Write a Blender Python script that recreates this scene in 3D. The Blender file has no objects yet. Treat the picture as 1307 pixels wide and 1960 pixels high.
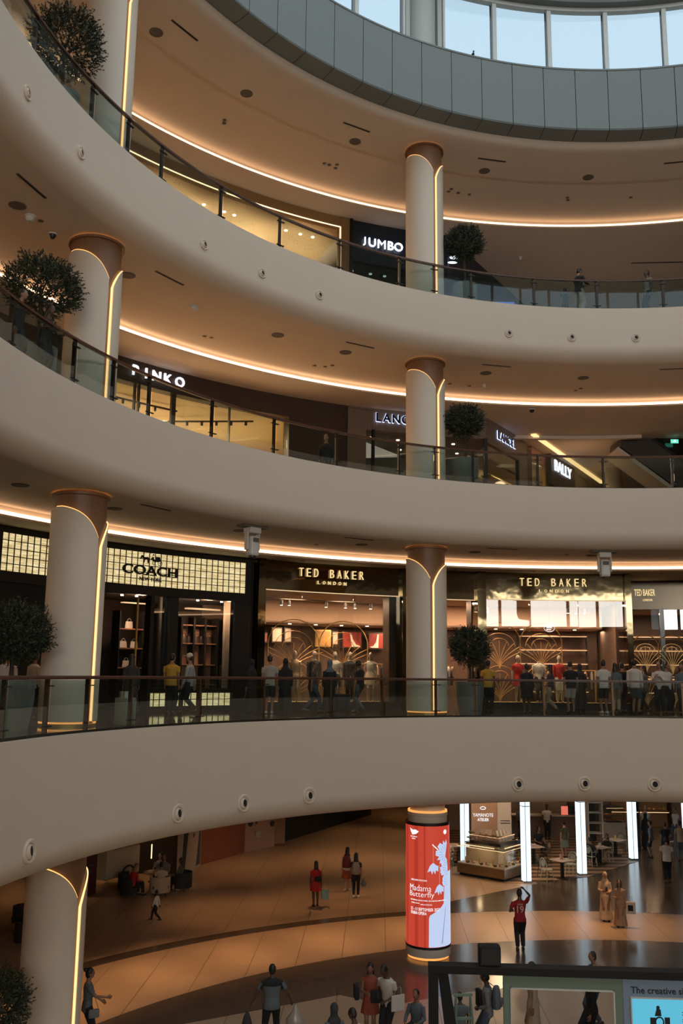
import bpy, bmesh, math, random
from math import sin, cos, pi, radians, degrees, atan2, hypot, sqrt
from mathutils import Vector, Matrix
from mathutils.noise import noise as mnoise
scene = bpy.context.scene
COL = scene.collection
# ------------------------------------------------------------------ camera
EYE = 8.36                      # the lens stands at rail height on the first gallery
F_PX, PITCH, ROLL = 1735.6, math.atan(309.84/1735.6), 0.0116
cd = bpy.data.cameras.new('camera'); cam = bpy.data.objects.new('camera', cd); COL.objects.link(cam)
cd.sensor_fit = 'VERTICAL'; cd.sensor_height = 36.0; cd.lens = F_PX/1960*36.0
cd.clip_start = 0.1; cd.clip_end = 400
cam.location = (0, 0, EYE)
cam.matrix_world = Matrix.Translation((0, 0, EYE)) @ Matrix.Rotation(pi/2+PITCH, 4, 'X') @ Matrix.Rotation(ROLL, 4, 'Z')
scene.camera = cam
# ------------------------------------------------------------------ colour management, sky, big lights
vs = scene.view_settings
scene.display_settings.display_device = 'sRGB'
vs.view_transform = 'Standard'; vs.look = 'None'; vs.gamma = 1.0; vs.use_curve_mapping = False
vs.exposure = 0.0
cy = scene.cycles
cy.max_bounces = 5; cy.diffuse_bounces = 3; cy.glossy_bounces = 3; cy.transmission_bounces = 2; cy.transparent_max_bounces = 12
cy.sample_clamp_indirect = 4.0; cy.use_adaptive_sampling = True; cy.adaptive_threshold = .09; cy.adaptive_min_samples = 16; cy.caustics_reflective = False; cy.caustics_refractive = False
w = bpy.data.worlds.new('sky'); scene.world = w; w.use_nodes = True
nt = w.node_tree; bg = nt.nodes['Background']
geo = nt.nodes.new('ShaderNodeTexCoord'); sep = nt.nodes.new('ShaderNodeSeparateXYZ')
rmp = nt.nodes.new('ShaderNodeValToRGB')
nt.links.new(geo.outputs['Generated'], sep.inputs[0]); nt.links.new(sep.outputs['Z'], rmp.inputs[0])
rmp.color_ramp.elements[0].position = 0.0; rmp.color_ramp.elements[0].color = (.86, .94, .98, 1)
rmp.color_ramp.elements[1].position = 0.75; rmp.color_ramp.elements[1].color = (.60, .80, .92, 1)
nt.links.new(rmp.outputs[0], bg.inputs[0]); bg.inputs[1].default_value = .93
SKYLIGHT_W = 1250.0
COVE_E = 4.2
CX, CY = 8.588, 13.876          # axis of the round atrium
def area(name, loc, size, power, color, rot=(0, 0, 0), shape='DISK', size_y=None, spread=None):
    l = bpy.data.lights.new(name, 'AREA'); l.shape = shape; l.size = size; l.energy = power; l.color = color
    if size_y: l.size_y = size_y
    if spread: l.spread = spread
    o = bpy.data.objects.new(name, l); o.location = loc; o.rotation_euler = rot; COL.objects.link(o); return o
def spot(name, loc, power, color, angle=60, blend=.6, rot=(0, 0, 0), r=.05):
    l = bpy.data.lights.new(name, 'SPOT'); l.energy = power; l.color = color; l.spot_size = radians(angle); l.spot_blend = blend
    l.shadow_soft_size = r
    o = bpy.data.objects.new(name, l); o.location = loc; o.rotation_euler = rot; COL.objects.link(o); return o
def point(name, loc, power, color, r=.15):
    l = bpy.data.lights.new(name, 'POINT'); l.energy = power; l.color = color; l.shadow_soft_size = r
    o = bpy.data.objects.new(name, l); o.location = loc; COL.objects.link(o); return o
area('skylight', (CX, CY, 33.6), 25, SKYLIGHT_W, (.95, .97, 1.0))
# daylight through the unseen windows behind the camera; the second bank is added fill
area('window_daylight', (CX+41*cos(radians(295)), CY+41*sin(radians(295)), 14.85), 23, 2400, (1.0, .93, .84), (pi/2, 0, radians(295+90)), 'RECTANGLE', 3.4)
area('window_daylight', (CX+41*cos(radians(260)), CY+41*sin(radians(260)), 14.85), 19, 3300, (1.0, .93, .84), (pi/2, 0, radians(260+90)), 'RECTANGLE', 3.4)  # added bank, lights the fascias from the front
# ------------------------------------------------------------------ helpers
def pol(R, th, z=0.0):
    t = radians(th); return Vector((CX+R*cos(t), CY+R*sin(t), z))
class MB:
    def __init__(s): s.v = []; s.f = []
    def add(s, vs, fs, M=None):
        b = len(s.v)
        s.v += [tuple(M @ Vector(p)) if M is not None else tuple(p) for p in vs]
        s.f += [tuple(i+b for i in f) for f in fs]; return s
    def join(s, o, M=None): return s.add(o.v, o.f, M)
    def box(s, c, d, rz=0, M=None):
        x, y, z = d[0]/2, d[1]/2, d[2]/2; cr, sr = cos(rz), sin(rz)
        P = [(-x,-y,-z),(x,-y,-z),(x,y,-z),(-x,y,-z),(-x,-y,z),(x,-y,z),(x,y,z),(-x,y,z)]
        P = [(c[0]+a*cr-b*sr, c[1]+a*sr+b*cr, c[2]+e) for a, b, e in P]
        return s.add(P, [(0,3,2,1),(4,5,6,7),(0,1,5,4),(1,2,6,5),(2,3,7,6),(3,0,4,7)], M)
    def rbox(s, c, d, bev=.02, rz=0, n=2):
        bm = bmesh.new(); bmesh.ops.create_cube(bm, size=1)
        for v in bm.verts: v.co = Vector((v.co.x*d[0], v.co.y*d[1], v.co.z*d[2]))
        bmesh.ops.bevel(bm, geom=bm.edges[:], offset=min(bev, min(d)*.45), segments=n, affect='EDGES', profile=.5)
        return s.bm(bm, Matrix.Translation(c) @ Matrix.Rotation(rz, 4, 'Z'))
    def bm(s, bm, M=None):
        bm.verts.index_update()
        s.add([tuple(v.co) for v in bm.verts], [tuple(v.index for v in f.verts) for f in bm.faces], M); bm.free(); return s
    def tube(s, pts, r, n=8, ry=None, cap=True, up=None):
        pts = [Vector(p) for p in pts]; m = len(pts)
        if not hasattr(r, '__len__'): r = [r]*m
        if ry is not None and not hasattr(ry, '__len__'): ry = [ry]*m
        V = []; F = []; u = None
        for i in range(m):
            t = (pts[min(i+1, m-1)]-pts[max(i-1, 0)]).normalized()
            if u is None:
                a = Vector(up) if up else (Vector((0, 0, 1)) if abs(t.z) < .9 else Vector((1, 0, 0)))
                u = (a-t*a.dot(t)).normalized()
            else: u = (u-t*u.dot(t)).normalized()
            w_ = t.cross(u)
            for k in range(n):
                a = 2*pi*k/n
                V.append(pts[i]+w_*(cos(a)*r[i])+u*(sin(a)*(ry[i] if ry is not None else r[i])))
        for i in range(m-1):
            for k in range(n):
                F.append((i*n+k, i*n+(k+1) % n, (i+1)*n+(k+1) % n, (i+1)*n+k))
        if cap: F.append(tuple(range(n-1, -1, -1))); F.append(tuple((m-1)*n+k for k in range(n)))
        return s.add(V, F)
    def cyl(s, c, r, h, n=24, r2=None):
        r2 = r if r2 is None else r2
        return s.lathe([(0, 0), (r, 0), (r2, h), (0, h)], c, n)
    def lathe(s, prof, c=(0, 0, 0), n=24, M=None):
        V = []; F = []; idx = []
        for r, z in prof:
            if r < 1e-6: idx.append([len(V)]); V.append((c[0], c[1], c[2]+z))
            else:
                idx.append(list(range(len(V), len(V)+n)))
                V += [(c[0]+r*cos(2*pi*k/n), c[1]+r*sin(2*pi*k/n), c[2]+z) for k in range(n)]
        for a, b in zip(idx, idx[1:]):
            for k in range(n):
                k2 = (k+1) % n
                if len(a) == 1 and len(b) == 1: continue
                if len(a) == 1: F.append((a[0], b[k2], b[k]))
                elif len(b) == 1: F.append((a[k], a[k2], b[0]))
                else: F.append((a[k], a[k2], b[k2], b[k]))
        return s.add(V, F, M)
    def ell(s, c, r, n=12, m=8, M=None):
        V = [(0, 0, -1)]; F = []
        for j in range(1, m):
            a = pi*j/m-pi/2
            V += [(cos(a)*cos(2*pi*k/n), cos(a)*sin(2*pi*k/n), sin(a)) for k in range(n)]
        V.append((0, 0, 1)); e = len(V)-1
        for k in range(n):
            k2 = (k+1) % n
            F.append((0, 1+k2, 1+k)); F.append((e, e-n+k, e-n+k2))
            for j in range(m-2): F.append((1+j*n+k, 1+j*n+k2, 1+(j+1)*n+k2, 1+(j+1)*n+k))
        V = [(c[0]+p[0]*r[0], c[1]+p[1]*r[1], c[2]+p[2]*r[2]) for p in V]
        return s.add(V, F, M)
    def ring(s, prof, t0, t1, closed=True, step=1.5):
        """sweep a profile of (R, z) about the atrium axis from angle t0 to t1"""
        n = max(1, int(abs(t1-t0)/step+.99)); m = len(prof); full = abs(abs(t1-t0)-360) < 1e-6
        V = []; F = []; cols = n if full else n+1
        for i in range(cols):
            th = t0+(t1-t0)*i/n
            V += [tuple(pol(R, th, z)) for R, z in prof]
        for i in range(n):
            j = (i+1) % cols
            for k in range(m if closed else m-1):
                k2 = (k+1) % m
                F.append((i*m+k, i*m+k2, j*m+k2, j*m+k))
        if closed and not full:
            F.append(tuple(range(m-1, -1, -1))); F.append(tuple(n*m+k for k in range(m)))
        return s.add(V, F)
    def arc(s, R0, R1, t0, t1, z0, z1, step=1.5):
        return s.ring([(R0, z0), (R1, z0), (R1, z1), (R0, z1)], t0, t1, True, step)
    def loft(s, rings, n=20):
        """closed stack of ellipses: (cx, cy, cz, rx, ry)"""
        V = []; F = []; m = len(rings)
        for cx, cy, cz, rx, ry in rings:
            V += [(cx+rx*cos(2*pi*k/n), cy+ry*sin(2*pi*k/n), cz) for k in range(n)]
        for i in range(m-1):
            for k in range(n): F.append((i*n+k, i*n+(k+1) % n, (i+1)*n+(k+1) % n, (i+1)*n+k))
        F.append(tuple(range(n-1, -1, -1))); F.append(tuple((m-1)*n+k for k in range(n)))
        return s.add(V, F)
    def prism(s, poly, y0, y1):
        """polygon in x,z extruded along y"""
        n = len(poly)
        V = [(x, y0, z) for x, z in poly]+[(x, y1, z) for x, z in poly]
        F = [tuple(range(n)), tuple(range(2*n-1, n-1, -1))]+[(k, k+n, (k+1) % n+n, (k+1) % n) for k in range(n)]
        return s.add(V, F)
def xf(mb, fn):
    r = MB(); r.v = [tuple(fn(Vector(p))) for p in mb.v]; r.f = mb.f[:]; return r
def build(name, mb, m, parent=None, smooth=False, local=True, split=None):
    me = bpy.data.meshes.new(name)
    V = mb.v
    if parent is not None and not local:
        W_ = Matrix.LocRotScale(parent.location, parent.rotation_euler, parent.scale); gp = parent.parent
        while gp: W_ = Matrix.LocRotScale(gp.location, gp.rotation_euler, gp.scale) @ W_; gp = gp.parent
        inv = W_.inverted()
        V = [tuple(inv @ Vector(p)) for p in V]
    me.from_pydata(V, [], mb.f)
    bm = bmesh.new(); bm.from_mesh(me); bmesh.ops.recalc_face_normals(bm, faces=bm.faces[:]); bm.to_mesh(me); bm.free()
    if smooth:
        me.polygons.foreach_set('use_smooth', [True]*len(me.polygons))
        me.set_sharp_from_angle(angle=radians(split or 35))
    me.materials.append(m)
    o = bpy.data.objects.new(name, me); COL.objects.link(o)
    if parent is not None: o.parent = parent
    return o
def tag(o, label=None, cat=None, group=None, kind=None):
    if label: o['label'] = label
    if cat: o['category'] = cat
    if group: o['group'] = group
    if kind: o['kind'] = kind
    return o
def thing(name, label, cat, loc=(0, 0, 0), rz=0.0, group=None):
    o = bpy.data.objects.new(name, None); COL.objects.link(o); o.empty_display_size = .1
    o.location = loc; o.rotation_euler = (0, 0, rz); return tag(o, label, cat, group)
def at(name, label, cat, R, th, z, group=None, turn=0):
    """thing at polar spot; local x runs to the viewer's right, y outwards"""
    return thing(name, label, cat, pol(R, th, z), radians(th-90+turn), group)
def struct(name, mb, m, smooth=False):
    return tag(build(name, mb, m, None, smooth), kind='structure')
def dup(o, loc, rz, label=None, scale=None):
    r = o.copy(); COL.objects.link(r); r.location = loc; r.rotation_euler = (0, 0, rz)
    if scale: r.scale = (scale,)*3
    if label: r['label'] = label
    for ch in list(o.children):
        c = ch.copy(); COL.objects.link(c); c.parent = r
        for g in list(ch.children):
            d = g.copy(); COL.objects.link(d); d.parent = c
    return r
TMP = bpy.data.scenes.new('scratch')
def evalmesh(mb, mods):
    """run modifiers over a shape and hand the result back"""
    me = bpy.data.meshes.new('t'); me.from_pydata(mb.v, [], mb.f)
    o = bpy.data.objects.new('t', me); TMP.collection.objects.link(o)
    for typ, kw in mods:
        md = o.modifiers.new('m', typ)
        for k, v in kw.items(): setattr(md, k, v)
    vl = TMP.view_layers[0]; vl.update(); dg = vl.depsgraph
    ev = o.evaluated_get(dg); m2 = ev.to_mesh()
    r = MB(); r.v = [tuple(v.co) for v in m2.vertices]; r.f = [tuple(p.vertices) for p in m2.polygons]
    ev.to_mesh_clear(); bpy.data.objects.remove(o); bpy.data.meshes.remove(me); return r
def text(s, w=None, h=None, ext=.02, bold=0.0, shear=0.0, spacing=1.0):
    """lettering in the local xz plane facing -y, centred, scaled to width w / height h"""
    if 'M' in s: bold = min(bold, 0)
    c = bpy.data.curves.new('t', 'FONT'); c.body = s; c.resolution_u = 3; c.offset = bold; c.shear = shear
    c.space_character = spacing; c.fill_mode = 'FRONT' if ext == 0 else 'BOTH'; c.extrude = .05
    o = bpy.data.objects.new('t', c); TMP.collection.objects.link(o)
    vl = TMP.view_layers[0]; vl.update(); dg = vl.depsgraph; m2 = o.evaluated_get(dg).to_mesh()
    V = [tuple(v.co) for v in m2.vertices]; Fc = [tuple(p.vertices) for p in m2.polygons]
    o.evaluated_get(dg).to_mesh_clear(); bpy.data.objects.remove(o); bpy.data.curves.remove(c)
    xs = [p[0] for p in V]; ys = [p[1] for p in V]
    W, H = max(xs)-min(xs), max(ys)-min(ys); mx, my = (max(xs)+min(xs))/2, (max(ys)+min(ys))/2
    if h is None: sx = sz = w/W
    elif w is None: sx = sz = h/H
    else: sx, sz = w/W, h/H
    r = MB(); r.v = [((x-mx)*sx, -z/.05*ext/2, (y-my)*sz) for x, y, z in V]; r.f = Fc; return r
# ------------------------------------------------------------------ materials
MATS = {}
def nodes(m): return m.node_tree.nodes, m.node_tree.links
def mat(name, col, rough=.6, metal=0.0, emit=None, es=1.0, spec=None, noise=None, nscale=8.0, bump=0.0, bscale=40.0, coat=0.0):
    if name in MATS: return MATS[name]
    m = bpy.data.materials.new(name); m.use_nodes = True; MATS[name] = m
    N, L = nodes(m); b = N['Principled BSDF']
    b.inputs['Base Color'].default_value = (*col, 1); b.inputs['Roughness'].default_value = rough; b.inputs['Metallic'].default_value = metal
    if spec is not None: b.inputs['Specular IOR Level'].default_value = spec
    if coat: b.inputs['Coat Weight'].default_value = coat
    if emit: b.inputs['Emission Color'].default_value = (*emit, 1); b.inputs['Emission Strength'].default_value = es
    if noise:
        tc = N.new('ShaderNodeTexCoord'); nz = N.new('ShaderNodeTexNoise'); nz.inputs['Scale'].default_value = nscale; nz.inputs['Detail'].default_value = 4
        mx = N.new('ShaderNodeMix'); mx.data_type = 'RGBA'
        mx.inputs['A'].default_value = (*col, 1); mx.inputs['B'].default_value = (*noise, 1)
        L.new(tc.outputs['Object'], nz.inputs['Vector']); L.new(nz.outputs['Fac'], mx.inputs['Factor']); L.new(mx.outputs['Result'], b.inputs['Base Color'])
    if bump:
        tc = N.new('ShaderNodeTexCoord'); nz = N.new('ShaderNodeTexNoise'); nz.inputs['Scale'].default_value = bscale
        bp = N.new('ShaderNodeBump'); bp.inputs['Strength'].default_value = bump; bp.inputs['Distance'].default_value = .02
        L.new(tc.outputs['Object'], nz.inputs['Vector']); L.new(nz.outputs['Fac'], bp.inputs['Height']); L.new(bp.outputs['Normal'], b.inputs['Normal'])
    return m
def glow(name, col, s): return mat(name, (.02, .02, .02), .5, emit=col, es=s)
def glassmat(name, tint, rough=0.0, refl=1.0):
    if name in MATS: return MATS[name]
    m = bpy.data.materials.new(name); m.use_nodes = True; MATS[name] = m
    N, L = nodes(m); N.remove(N['Principled BSDF']); out = N['Material Output']
    t = N.new('ShaderNodeBsdfTransparent'); t.inputs[0].default_value = (*tint, 1)
    g = N.new('ShaderNodeBsdfGlossy'); g.inputs['Roughness'].default_value = rough
    ge = N.new('ShaderNodeNewGeometry'); dt = N.new('ShaderNodeVectorMath'); dt.operation = 'DOT_PRODUCT'
    L.new(ge.outputs['Normal'], dt.inputs[0]); L.new(ge.outputs['Incoming'], dt.inputs[1])
    def M(op, a, v=None):
        n = N.new('ShaderNodeMath'); n.operation = op; n.use_clamp = op != 'POWER'
        for i, q in enumerate((a, v)):
            if q is None: continue
            if isinstance(q, (int, float)): n.inputs[i].default_value = q
            else: L.new(q, n.inputs[i])
        return n.outputs[0]
    ab = M('ABSOLUTE', dt.outputs['Value']); pw = M('POWER', M('SUBTRACT', 1.0, ab), 5.0)
    fr = M('MULTIPLY', M('ADD', M('MULTIPLY', pw, .96), .04), refl)
    mx = N.new('ShaderNodeMixShader')
    L.new(fr, mx.inputs[0]); L.new(t.outputs[0], mx.inputs[1]); L.new(g.outputs[0], mx.inputs[2]); L.new(mx.outputs[0], out.inputs[0])
    return m
def woodmat(name, a, b_, rough=.45, scale=(14, 14, .6)):
    m = mat(name, a, rough); N, L = nodes(m); b = N['Principled BSDF']
    tc = N.new('ShaderNodeTexCoord'); mp = N.new('ShaderNodeMapping'); mp.inputs['Scale'].default_value = scale
    nz = N.new('ShaderNodeTexNoise'); nz.inputs['Scale'].default_value = 2.5; nz.inputs['Detail'].default_value = 6
    mx = N.new('ShaderNodeMix'); mx.data_type = 'RGBA'; mx.inputs['A'].default_value = (*a, 1); mx.inputs['B'].default_value = (*b_, 1)
    L.new(tc.outputs['Object'], mp.inputs[0]); L.new(mp.outputs[0], nz.inputs['Vector']); L.new(nz.outputs['Fac'], mx.inputs['Factor']); L.new(mx.outputs['Result'], b.inputs['Base Color'])
    return m
PLASTER = mat('plaster', (.68, .575, .46), .85, noise=(.64, .54, .43), nscale=1.2)
CEIL = mat('ceiling_plaster', (.64, .55, .46), .9)
PANEL = mat('drum_panel', (.165, .187, .178), .55)
PANELJ = mat('drum_joint', (.10, .10, .10), .8)
SHELL = mat('column_shell', (.68, .59, .48), .6)
WOOD = woodmat('walnut_veneer', (.27, .135, .065), (.18, .085, .04))
RAIL = woodmat('handrail_wood', (.10, .040, .022), (.06, .025, .015), .25, (3, 3, 3))
GLASS = glassmat('balustrade_glass', (.80, .86, .84), 0.0, 1.7)
SHOPGLASS = glassmat('shop_glass', (.93, .95, .94), 0.0, 1.3)
WINGLASS = glassmat('window_glass', (.93, .97, 1.0))
STEEL = mat('dark_steel', (.05, .045, .04), .35, .9)
CHROME = mat('brushed_steel', (.45, .43, .40), .3, 1.0)
BLACK = mat('black_metal', (.012, .011, .010), .4)
BLACKM = mat('matt_black', (.012, .011, .010), .85)
WHITEP = mat('white_plastic', (.62, .60, .56), .4)
GRILLE = mat('grey_grille', (.13, .11, .09), .7)
COVE = glow('cove_strip', (1.0, .62, .36), COVE_E)
LINE = glow('column_light', (1.0, .58, .24), 1.7)
ORANGE = glow('amber_light', (1.0, .40, .10), 1.1)
BRONZE = mat('bronze_mirror', (.19, .15, .085), .06, 1.0, bump=.18, bscale=1.6)
BRASS = mat('brass', (.62, .38, .12), .34, .55)
# ------------------------------------------------------------------ ground floor
def floor_material():
    m = mat('ground_tiles', (.4, .28, .18), .28, spec=.5); N, L = nodes(m); b = N['Principled BSDF']
    tc = N.new('ShaderNodeTexCoord'); sp = N.new('ShaderNodeSeparateXYZ'); L.new(tc.outputs['Object'], sp.inputs[0])
    def M(op, a, b2=None, c=None):
        n = N.new('ShaderNodeMath'); n.operation = op
        for i, v in enumerate((a, b2, c)):
            if v is None: continue
            if isinstance(v, (int, float)): n.inputs[i].default_value = v
            else: L.new(v, n.inputs[i])
        return n.outputs[0]
    X, Y = sp.outputs['X'], sp.outputs['Y']
    dx, dy = M('SUBTRACT', X, CX), M('SUBTRACT', Y, CY)
    R = M('SQRT', M('ADD', M('MULTIPLY', dx, dx), M('MULTIPLY', dy, dy)))
    def band(a, b2): return M('MULTIPLY', M('GREATER_THAN', R, a), M('LESS_THAN', R, b2))
    def side(x0, y0, x1, y1):      # 1 to the right of the directed line
        return M('GREATER_THAN', M('SUBTRACT', M('MULTIPLY', M('SUBTRACT', X, x0), y1-y0), M('MULTIPLY', M('SUBTRACT', Y, y0), x1-x0)), 0)
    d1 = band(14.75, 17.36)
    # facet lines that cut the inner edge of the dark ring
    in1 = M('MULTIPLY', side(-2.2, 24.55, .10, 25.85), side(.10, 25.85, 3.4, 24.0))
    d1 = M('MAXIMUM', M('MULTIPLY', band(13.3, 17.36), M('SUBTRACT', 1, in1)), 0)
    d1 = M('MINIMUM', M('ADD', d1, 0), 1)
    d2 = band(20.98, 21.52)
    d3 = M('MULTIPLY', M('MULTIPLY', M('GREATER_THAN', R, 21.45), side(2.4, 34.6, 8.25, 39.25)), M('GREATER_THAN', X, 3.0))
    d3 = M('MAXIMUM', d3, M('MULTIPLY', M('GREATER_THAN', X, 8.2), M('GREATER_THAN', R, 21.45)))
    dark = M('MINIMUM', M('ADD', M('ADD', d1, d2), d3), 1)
    # joints
    a = radians(-2.35); u = M('ADD', M('MULTIPLY', X, cos(a)), M('MULTIPLY', Y, sin(a))); v = M('ADD', M('MULTIPLY', X, -sin(a)), M('MULTIPLY', Y, cos(a)))
    def joint(c, period, wd):
        f = M('FRACT', M('DIVIDE', M('ADD', c, 500), period)); return M('LESS_THAN', f, wd/period)
    j = M('MAXIMUM', joint(u, 1.32, .022), M('MULTIPLY', joint(v, 1.32, .018), .35))
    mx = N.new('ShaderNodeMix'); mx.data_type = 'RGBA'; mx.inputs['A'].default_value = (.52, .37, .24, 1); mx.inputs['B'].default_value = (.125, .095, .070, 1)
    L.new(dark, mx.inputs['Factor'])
    nz = N.new('ShaderNodeTexNoise'); nz.inputs['Scale'].default_value = 1.5; nz.inputs['Detail'].default_value = 5; L.new(tc.outputs['Object'], nz.inputs['Vector'])
    hv = N.new('ShaderNodeMix'); hv.data_type = 'RGBA'; hv.blend_type = 'MULTIPLY'; hv.inputs['Factor'].default_value = .22
    L.new(mx.outputs['Result'], hv.inputs['A']); L.new(nz.outputs['Fac'], hv.inputs['B'])
    mj = N.new('ShaderNodeMix'); mj.data_type = 'RGBA'; mj.inputs['B'].default_value = (.10, .07, .045, 1)
    L.new(M('MULTIPLY', j, .75), mj.inputs['Factor']); L.new(hv.outputs['Result'], mj.inputs['A']); L.new(mj.outputs['Result'], b.inputs['Base Color'])
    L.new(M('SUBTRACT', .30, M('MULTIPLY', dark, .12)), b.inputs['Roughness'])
    return m
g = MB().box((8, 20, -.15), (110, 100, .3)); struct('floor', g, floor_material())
# ------------------------------------------------------------------ galleries: slab, fascia, soffit
Z1, Z2, Z3 = 7.14, 14.42, 20.61
def slab(edge, zf, zbot, out, t0, t1, rc, inner, drop, m_floor, cout=None):
    """rounded fascia, flat soffit to the cove, lowered soffit beyond it"""
    r = .52
    fas = [(edge+.35, zf), (edge, zf), (edge, zbot+r)]
    for k in range(1, 9):
        a = k/8*pi/2; fas.append((edge+r-r*cos(a), zbot+r-r*sin(a)))
    fas += [(inner, zbot), (inner, zbot+.05), (rc+.30, zbot+.05), (rc+.30, zbot+.5), (edge+.35, zbot+.5)]
    f = MB().ring(fas, t0, t1, True, 1.5)
    o = struct('ceiling', f, PLASTER, True)
    struct('ceiling', MB().ring([(rc, zbot-drop), (cout or out, zbot-drop), (cout or out, zbot+.5), (rc+.32, zbot+.5), (rc+.32, zbot+.25), (rc+.14, zbot+.10), (rc+.14, zbot-drop+.06), (rc, zbot-drop+.06)], t0, t1, True, 1.5), CEIL)
    struct('floor', MB().arc(edge+.36, out, t0, t1, zf-.25, zf, 1.5), m_floor)
    return o
DARKFLOOR = mat('polished_dark_stone', (.075, .060, .045), .07, noise=(.045, .035, .028), nscale=2.5, spec=.6)
PALEFLOOR = mat('polished_pale_stone', (.42, .36, .29), .12)
# first gallery stops short of the photographer's own stretch of it
slab(14.37, Z1, 4.62, 39.9, -20, 186, 21.0, 17.5, .12, DARKFLOOR, 62)
slab(15.08, Z2, 12.46, 39.9, -40, 200, 19.31, 17.6, .26, PALEFLOOR)
slab(15.05, Z3, 18.78, 39.9, -40, 230, 19.66, 17.6, .24, PALEFLOOR)
# top soffit, drum and window ring
f = [(15.50, 26.60), (15.34, 26.63), (15.24, 26.70), (15.20, 26.80), (15.21, 26.88), (15.26, 26.93), (15.62, 26.93), (15.62, 27.3), (20.7, 27.3), (20.7, 26.66), (17.4, 26.66), (17.4, 26.60)]
struct('ceiling', MB().ring(f, 0, 360, True, 1.5), PLASTER, True)
struct('ceiling', MB().ring([(20.44, 26.34), (39.9, 26.34), (39.9, 27.3), (20.76, 27.3), (20.76, 26.8), (20.58, 26.7), (20.58, 26.40), (20.44, 26.40)], 0, 360, True, 1.5), CEIL)
NP = 81; dth = 360/NP
dr = MB(); jn = MB()
for i in range(NP):
    t = 128.02+i*dth
    dr.arc(14.58, 14.72, t+.045, t+dth-.045, 26.93, 29.20, 1.5)
    dr.ring([(14.58, 26.92), (14.98, 26.86), (15.34, 26.86), (15.34, 26.90), (14.72, 26.96), (14.72, 27.0), (14.58, 26.98)], t+.045, t+dth-.045, True, 1.5)
    jn.arc(14.70, 14.78, t-.05, t+.05, 26.97, 29.15, 1)
struct('trim_1', dr, PANEL, True)
struct('trim_2', MB().ring([(14.74, 26.93), (15.6, 26.93), (15.6, 29.1), (14.74, 29.18)], 0, 360), PANELJ)
struct('trim_3', MB().ring([(14.56, 29.20), (15.5, 29.20), (15.5, 29.26), (14.56, 29.26)], 0, 360), PANEL)
FRAME = mat('window_frame', (.60, .62, .60), .5); FRAMED = mat('window_gasket', (.04, .045, .05), .6)
for i in range(46):
    a, b_ = 123.4+7.826*(1-i), 123.4+7.826*(-i)
    if i in (1,): a, b_ = 123.4, 116.15
    if i in (2,): a, b_ = 116.15, 110.5
    if i == 3: a, b_ = 110.5, 103.0
    if i >= 4: a, b_ = 103.0-7.76*(i-4), 103.0-7.76*(i-3)
    if i in (2,) or i > 44 or b_ < -230: continue
    zt = 33.75 if 190 < ((a+b_)/2) % 360 < 350 else 31.95       # unseen near-side glazing, raised so the balustrades mirror more sky
    fr = MB().arc(15.02, 15.16, b_, b_+.28, 29.26, zt, 1).arc(15.02, 15.16, a-.28, a, 29.26, zt, 1)
    fr.arc(14.98, 15.20, b_, a, zt-.09, zt+.05).arc(15.0, 15.18, b_, a, 29.26, 29.33)
    wn = struct('window_%d' % (i+1), fr, FRAME)
    build('window_glass', MB().arc(15.07, 15.09, b_+.28, a-.28, 29.33, zt-.09), WINGLASS, wn, local=False)
    build('gasket', MB().arc(15.165, 15.19, b_-.16, b_+.44, 29.3, 31.9, 1), FRAMED, wn, local=False)
struct('ceiling', MB().ring([(14.7, 32.0), (15.35, 32.0), (15.35, 33.0), (12.9, 33.6), (12.9, 33.3), (14.0, 32.7), (14.7, 32.25)], -12, 192, True, 3), PANEL)
struct('ceiling', MB().ring([(14.7, 33.8), (15.35, 33.8), (15.35, 34.4), (12.9, 34.2), (12.9, 33.9)], 192, 348, True, 3), PANEL)
PIL = mat('roof_pillar', (.42, .45, .42), .5)
t = at('pillar', 'thick grey green roof pillar standing between the skylight windows', 'pillar', 15.32, 113.3, 29.26)
build('shaft', MB().cyl((0, 0, 0), .52, 2.95, 32), PIL, t, True)
build('pilaster', MB().box((-.62, -.12, 1.37), (.16, .3, 2.74)), PIL, t); build('pilaster', MB().box((.62, -.12, 1.37), (.16, .3, 2.74)), PIL, t)
# cove light strips, one per gallery
for R, z, lab, t0, t1 in ((19.31, 12.24, 'warm cove light strip round the soffit above the lowest shops', 0, 175), (19.66, 18.58, 'warm cove light strip round the soffit above the middle gallery', 0, 200), (20.44, 26.38, 'warm cove light strip round the topmost soffit under the drum', -60, 230)):
    o = build('cove_light', MB().arc(R+.03, R+.125, t0, t1, z+.03, z+.12, 1.5), COVE if z < 20 else glow('cove_strip_top', (1.0, .62, .36), 3.0)); tag(o, lab, 'light strip')

# outer shell of the building, with tall windows behind the camera, one bank added for light
WALL = mat('outer_wall', (.40, .34, .28), .9)
def shell(t0, t1, z0, z1): return MB().arc(40, 40.4, t0, t1, z0, z1, 3)
struct('wall_outer', shell(312, 246+360, 4.4, 33.6), WALL)
struct('wall_outer', shell(246, 274, -.2, 13.3), WALL); struct('wall_outer', shell(246, 274, 16.4, 33.6), WALL); struct('wall_outer', shell(274, 278, -.2, 33.6), WALL)
struct('wall_outer', shell(278, 312, -.2, 13.3), WALL); struct('wall_outer', shell(278, 312, 16.4, 33.6), WALL)
struct('wall_outer', shell(186, 246, -.2, 4.5), WALL)
struct('wall_outer', shell(312, 350, -.2, 4.5), WALL)
for k in range(11):
    a, b_ = 279+5.5*k, 284.5+5.5*k
    if k > 5: a, b_ = 246+5.6*(k-6), 251.6+5.6*(k-6)  # unseen second bank, added to let in more frontal daylight
    fr = MB().arc(40.05, 40.3, a, a+.35, 13.3, 16.4, 1).arc(40.05, 40.3, b_-.05, b_+.05, 13.3, 16.4, 1)
    struct('window_%d' % (60+k), fr, FRAME)
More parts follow.
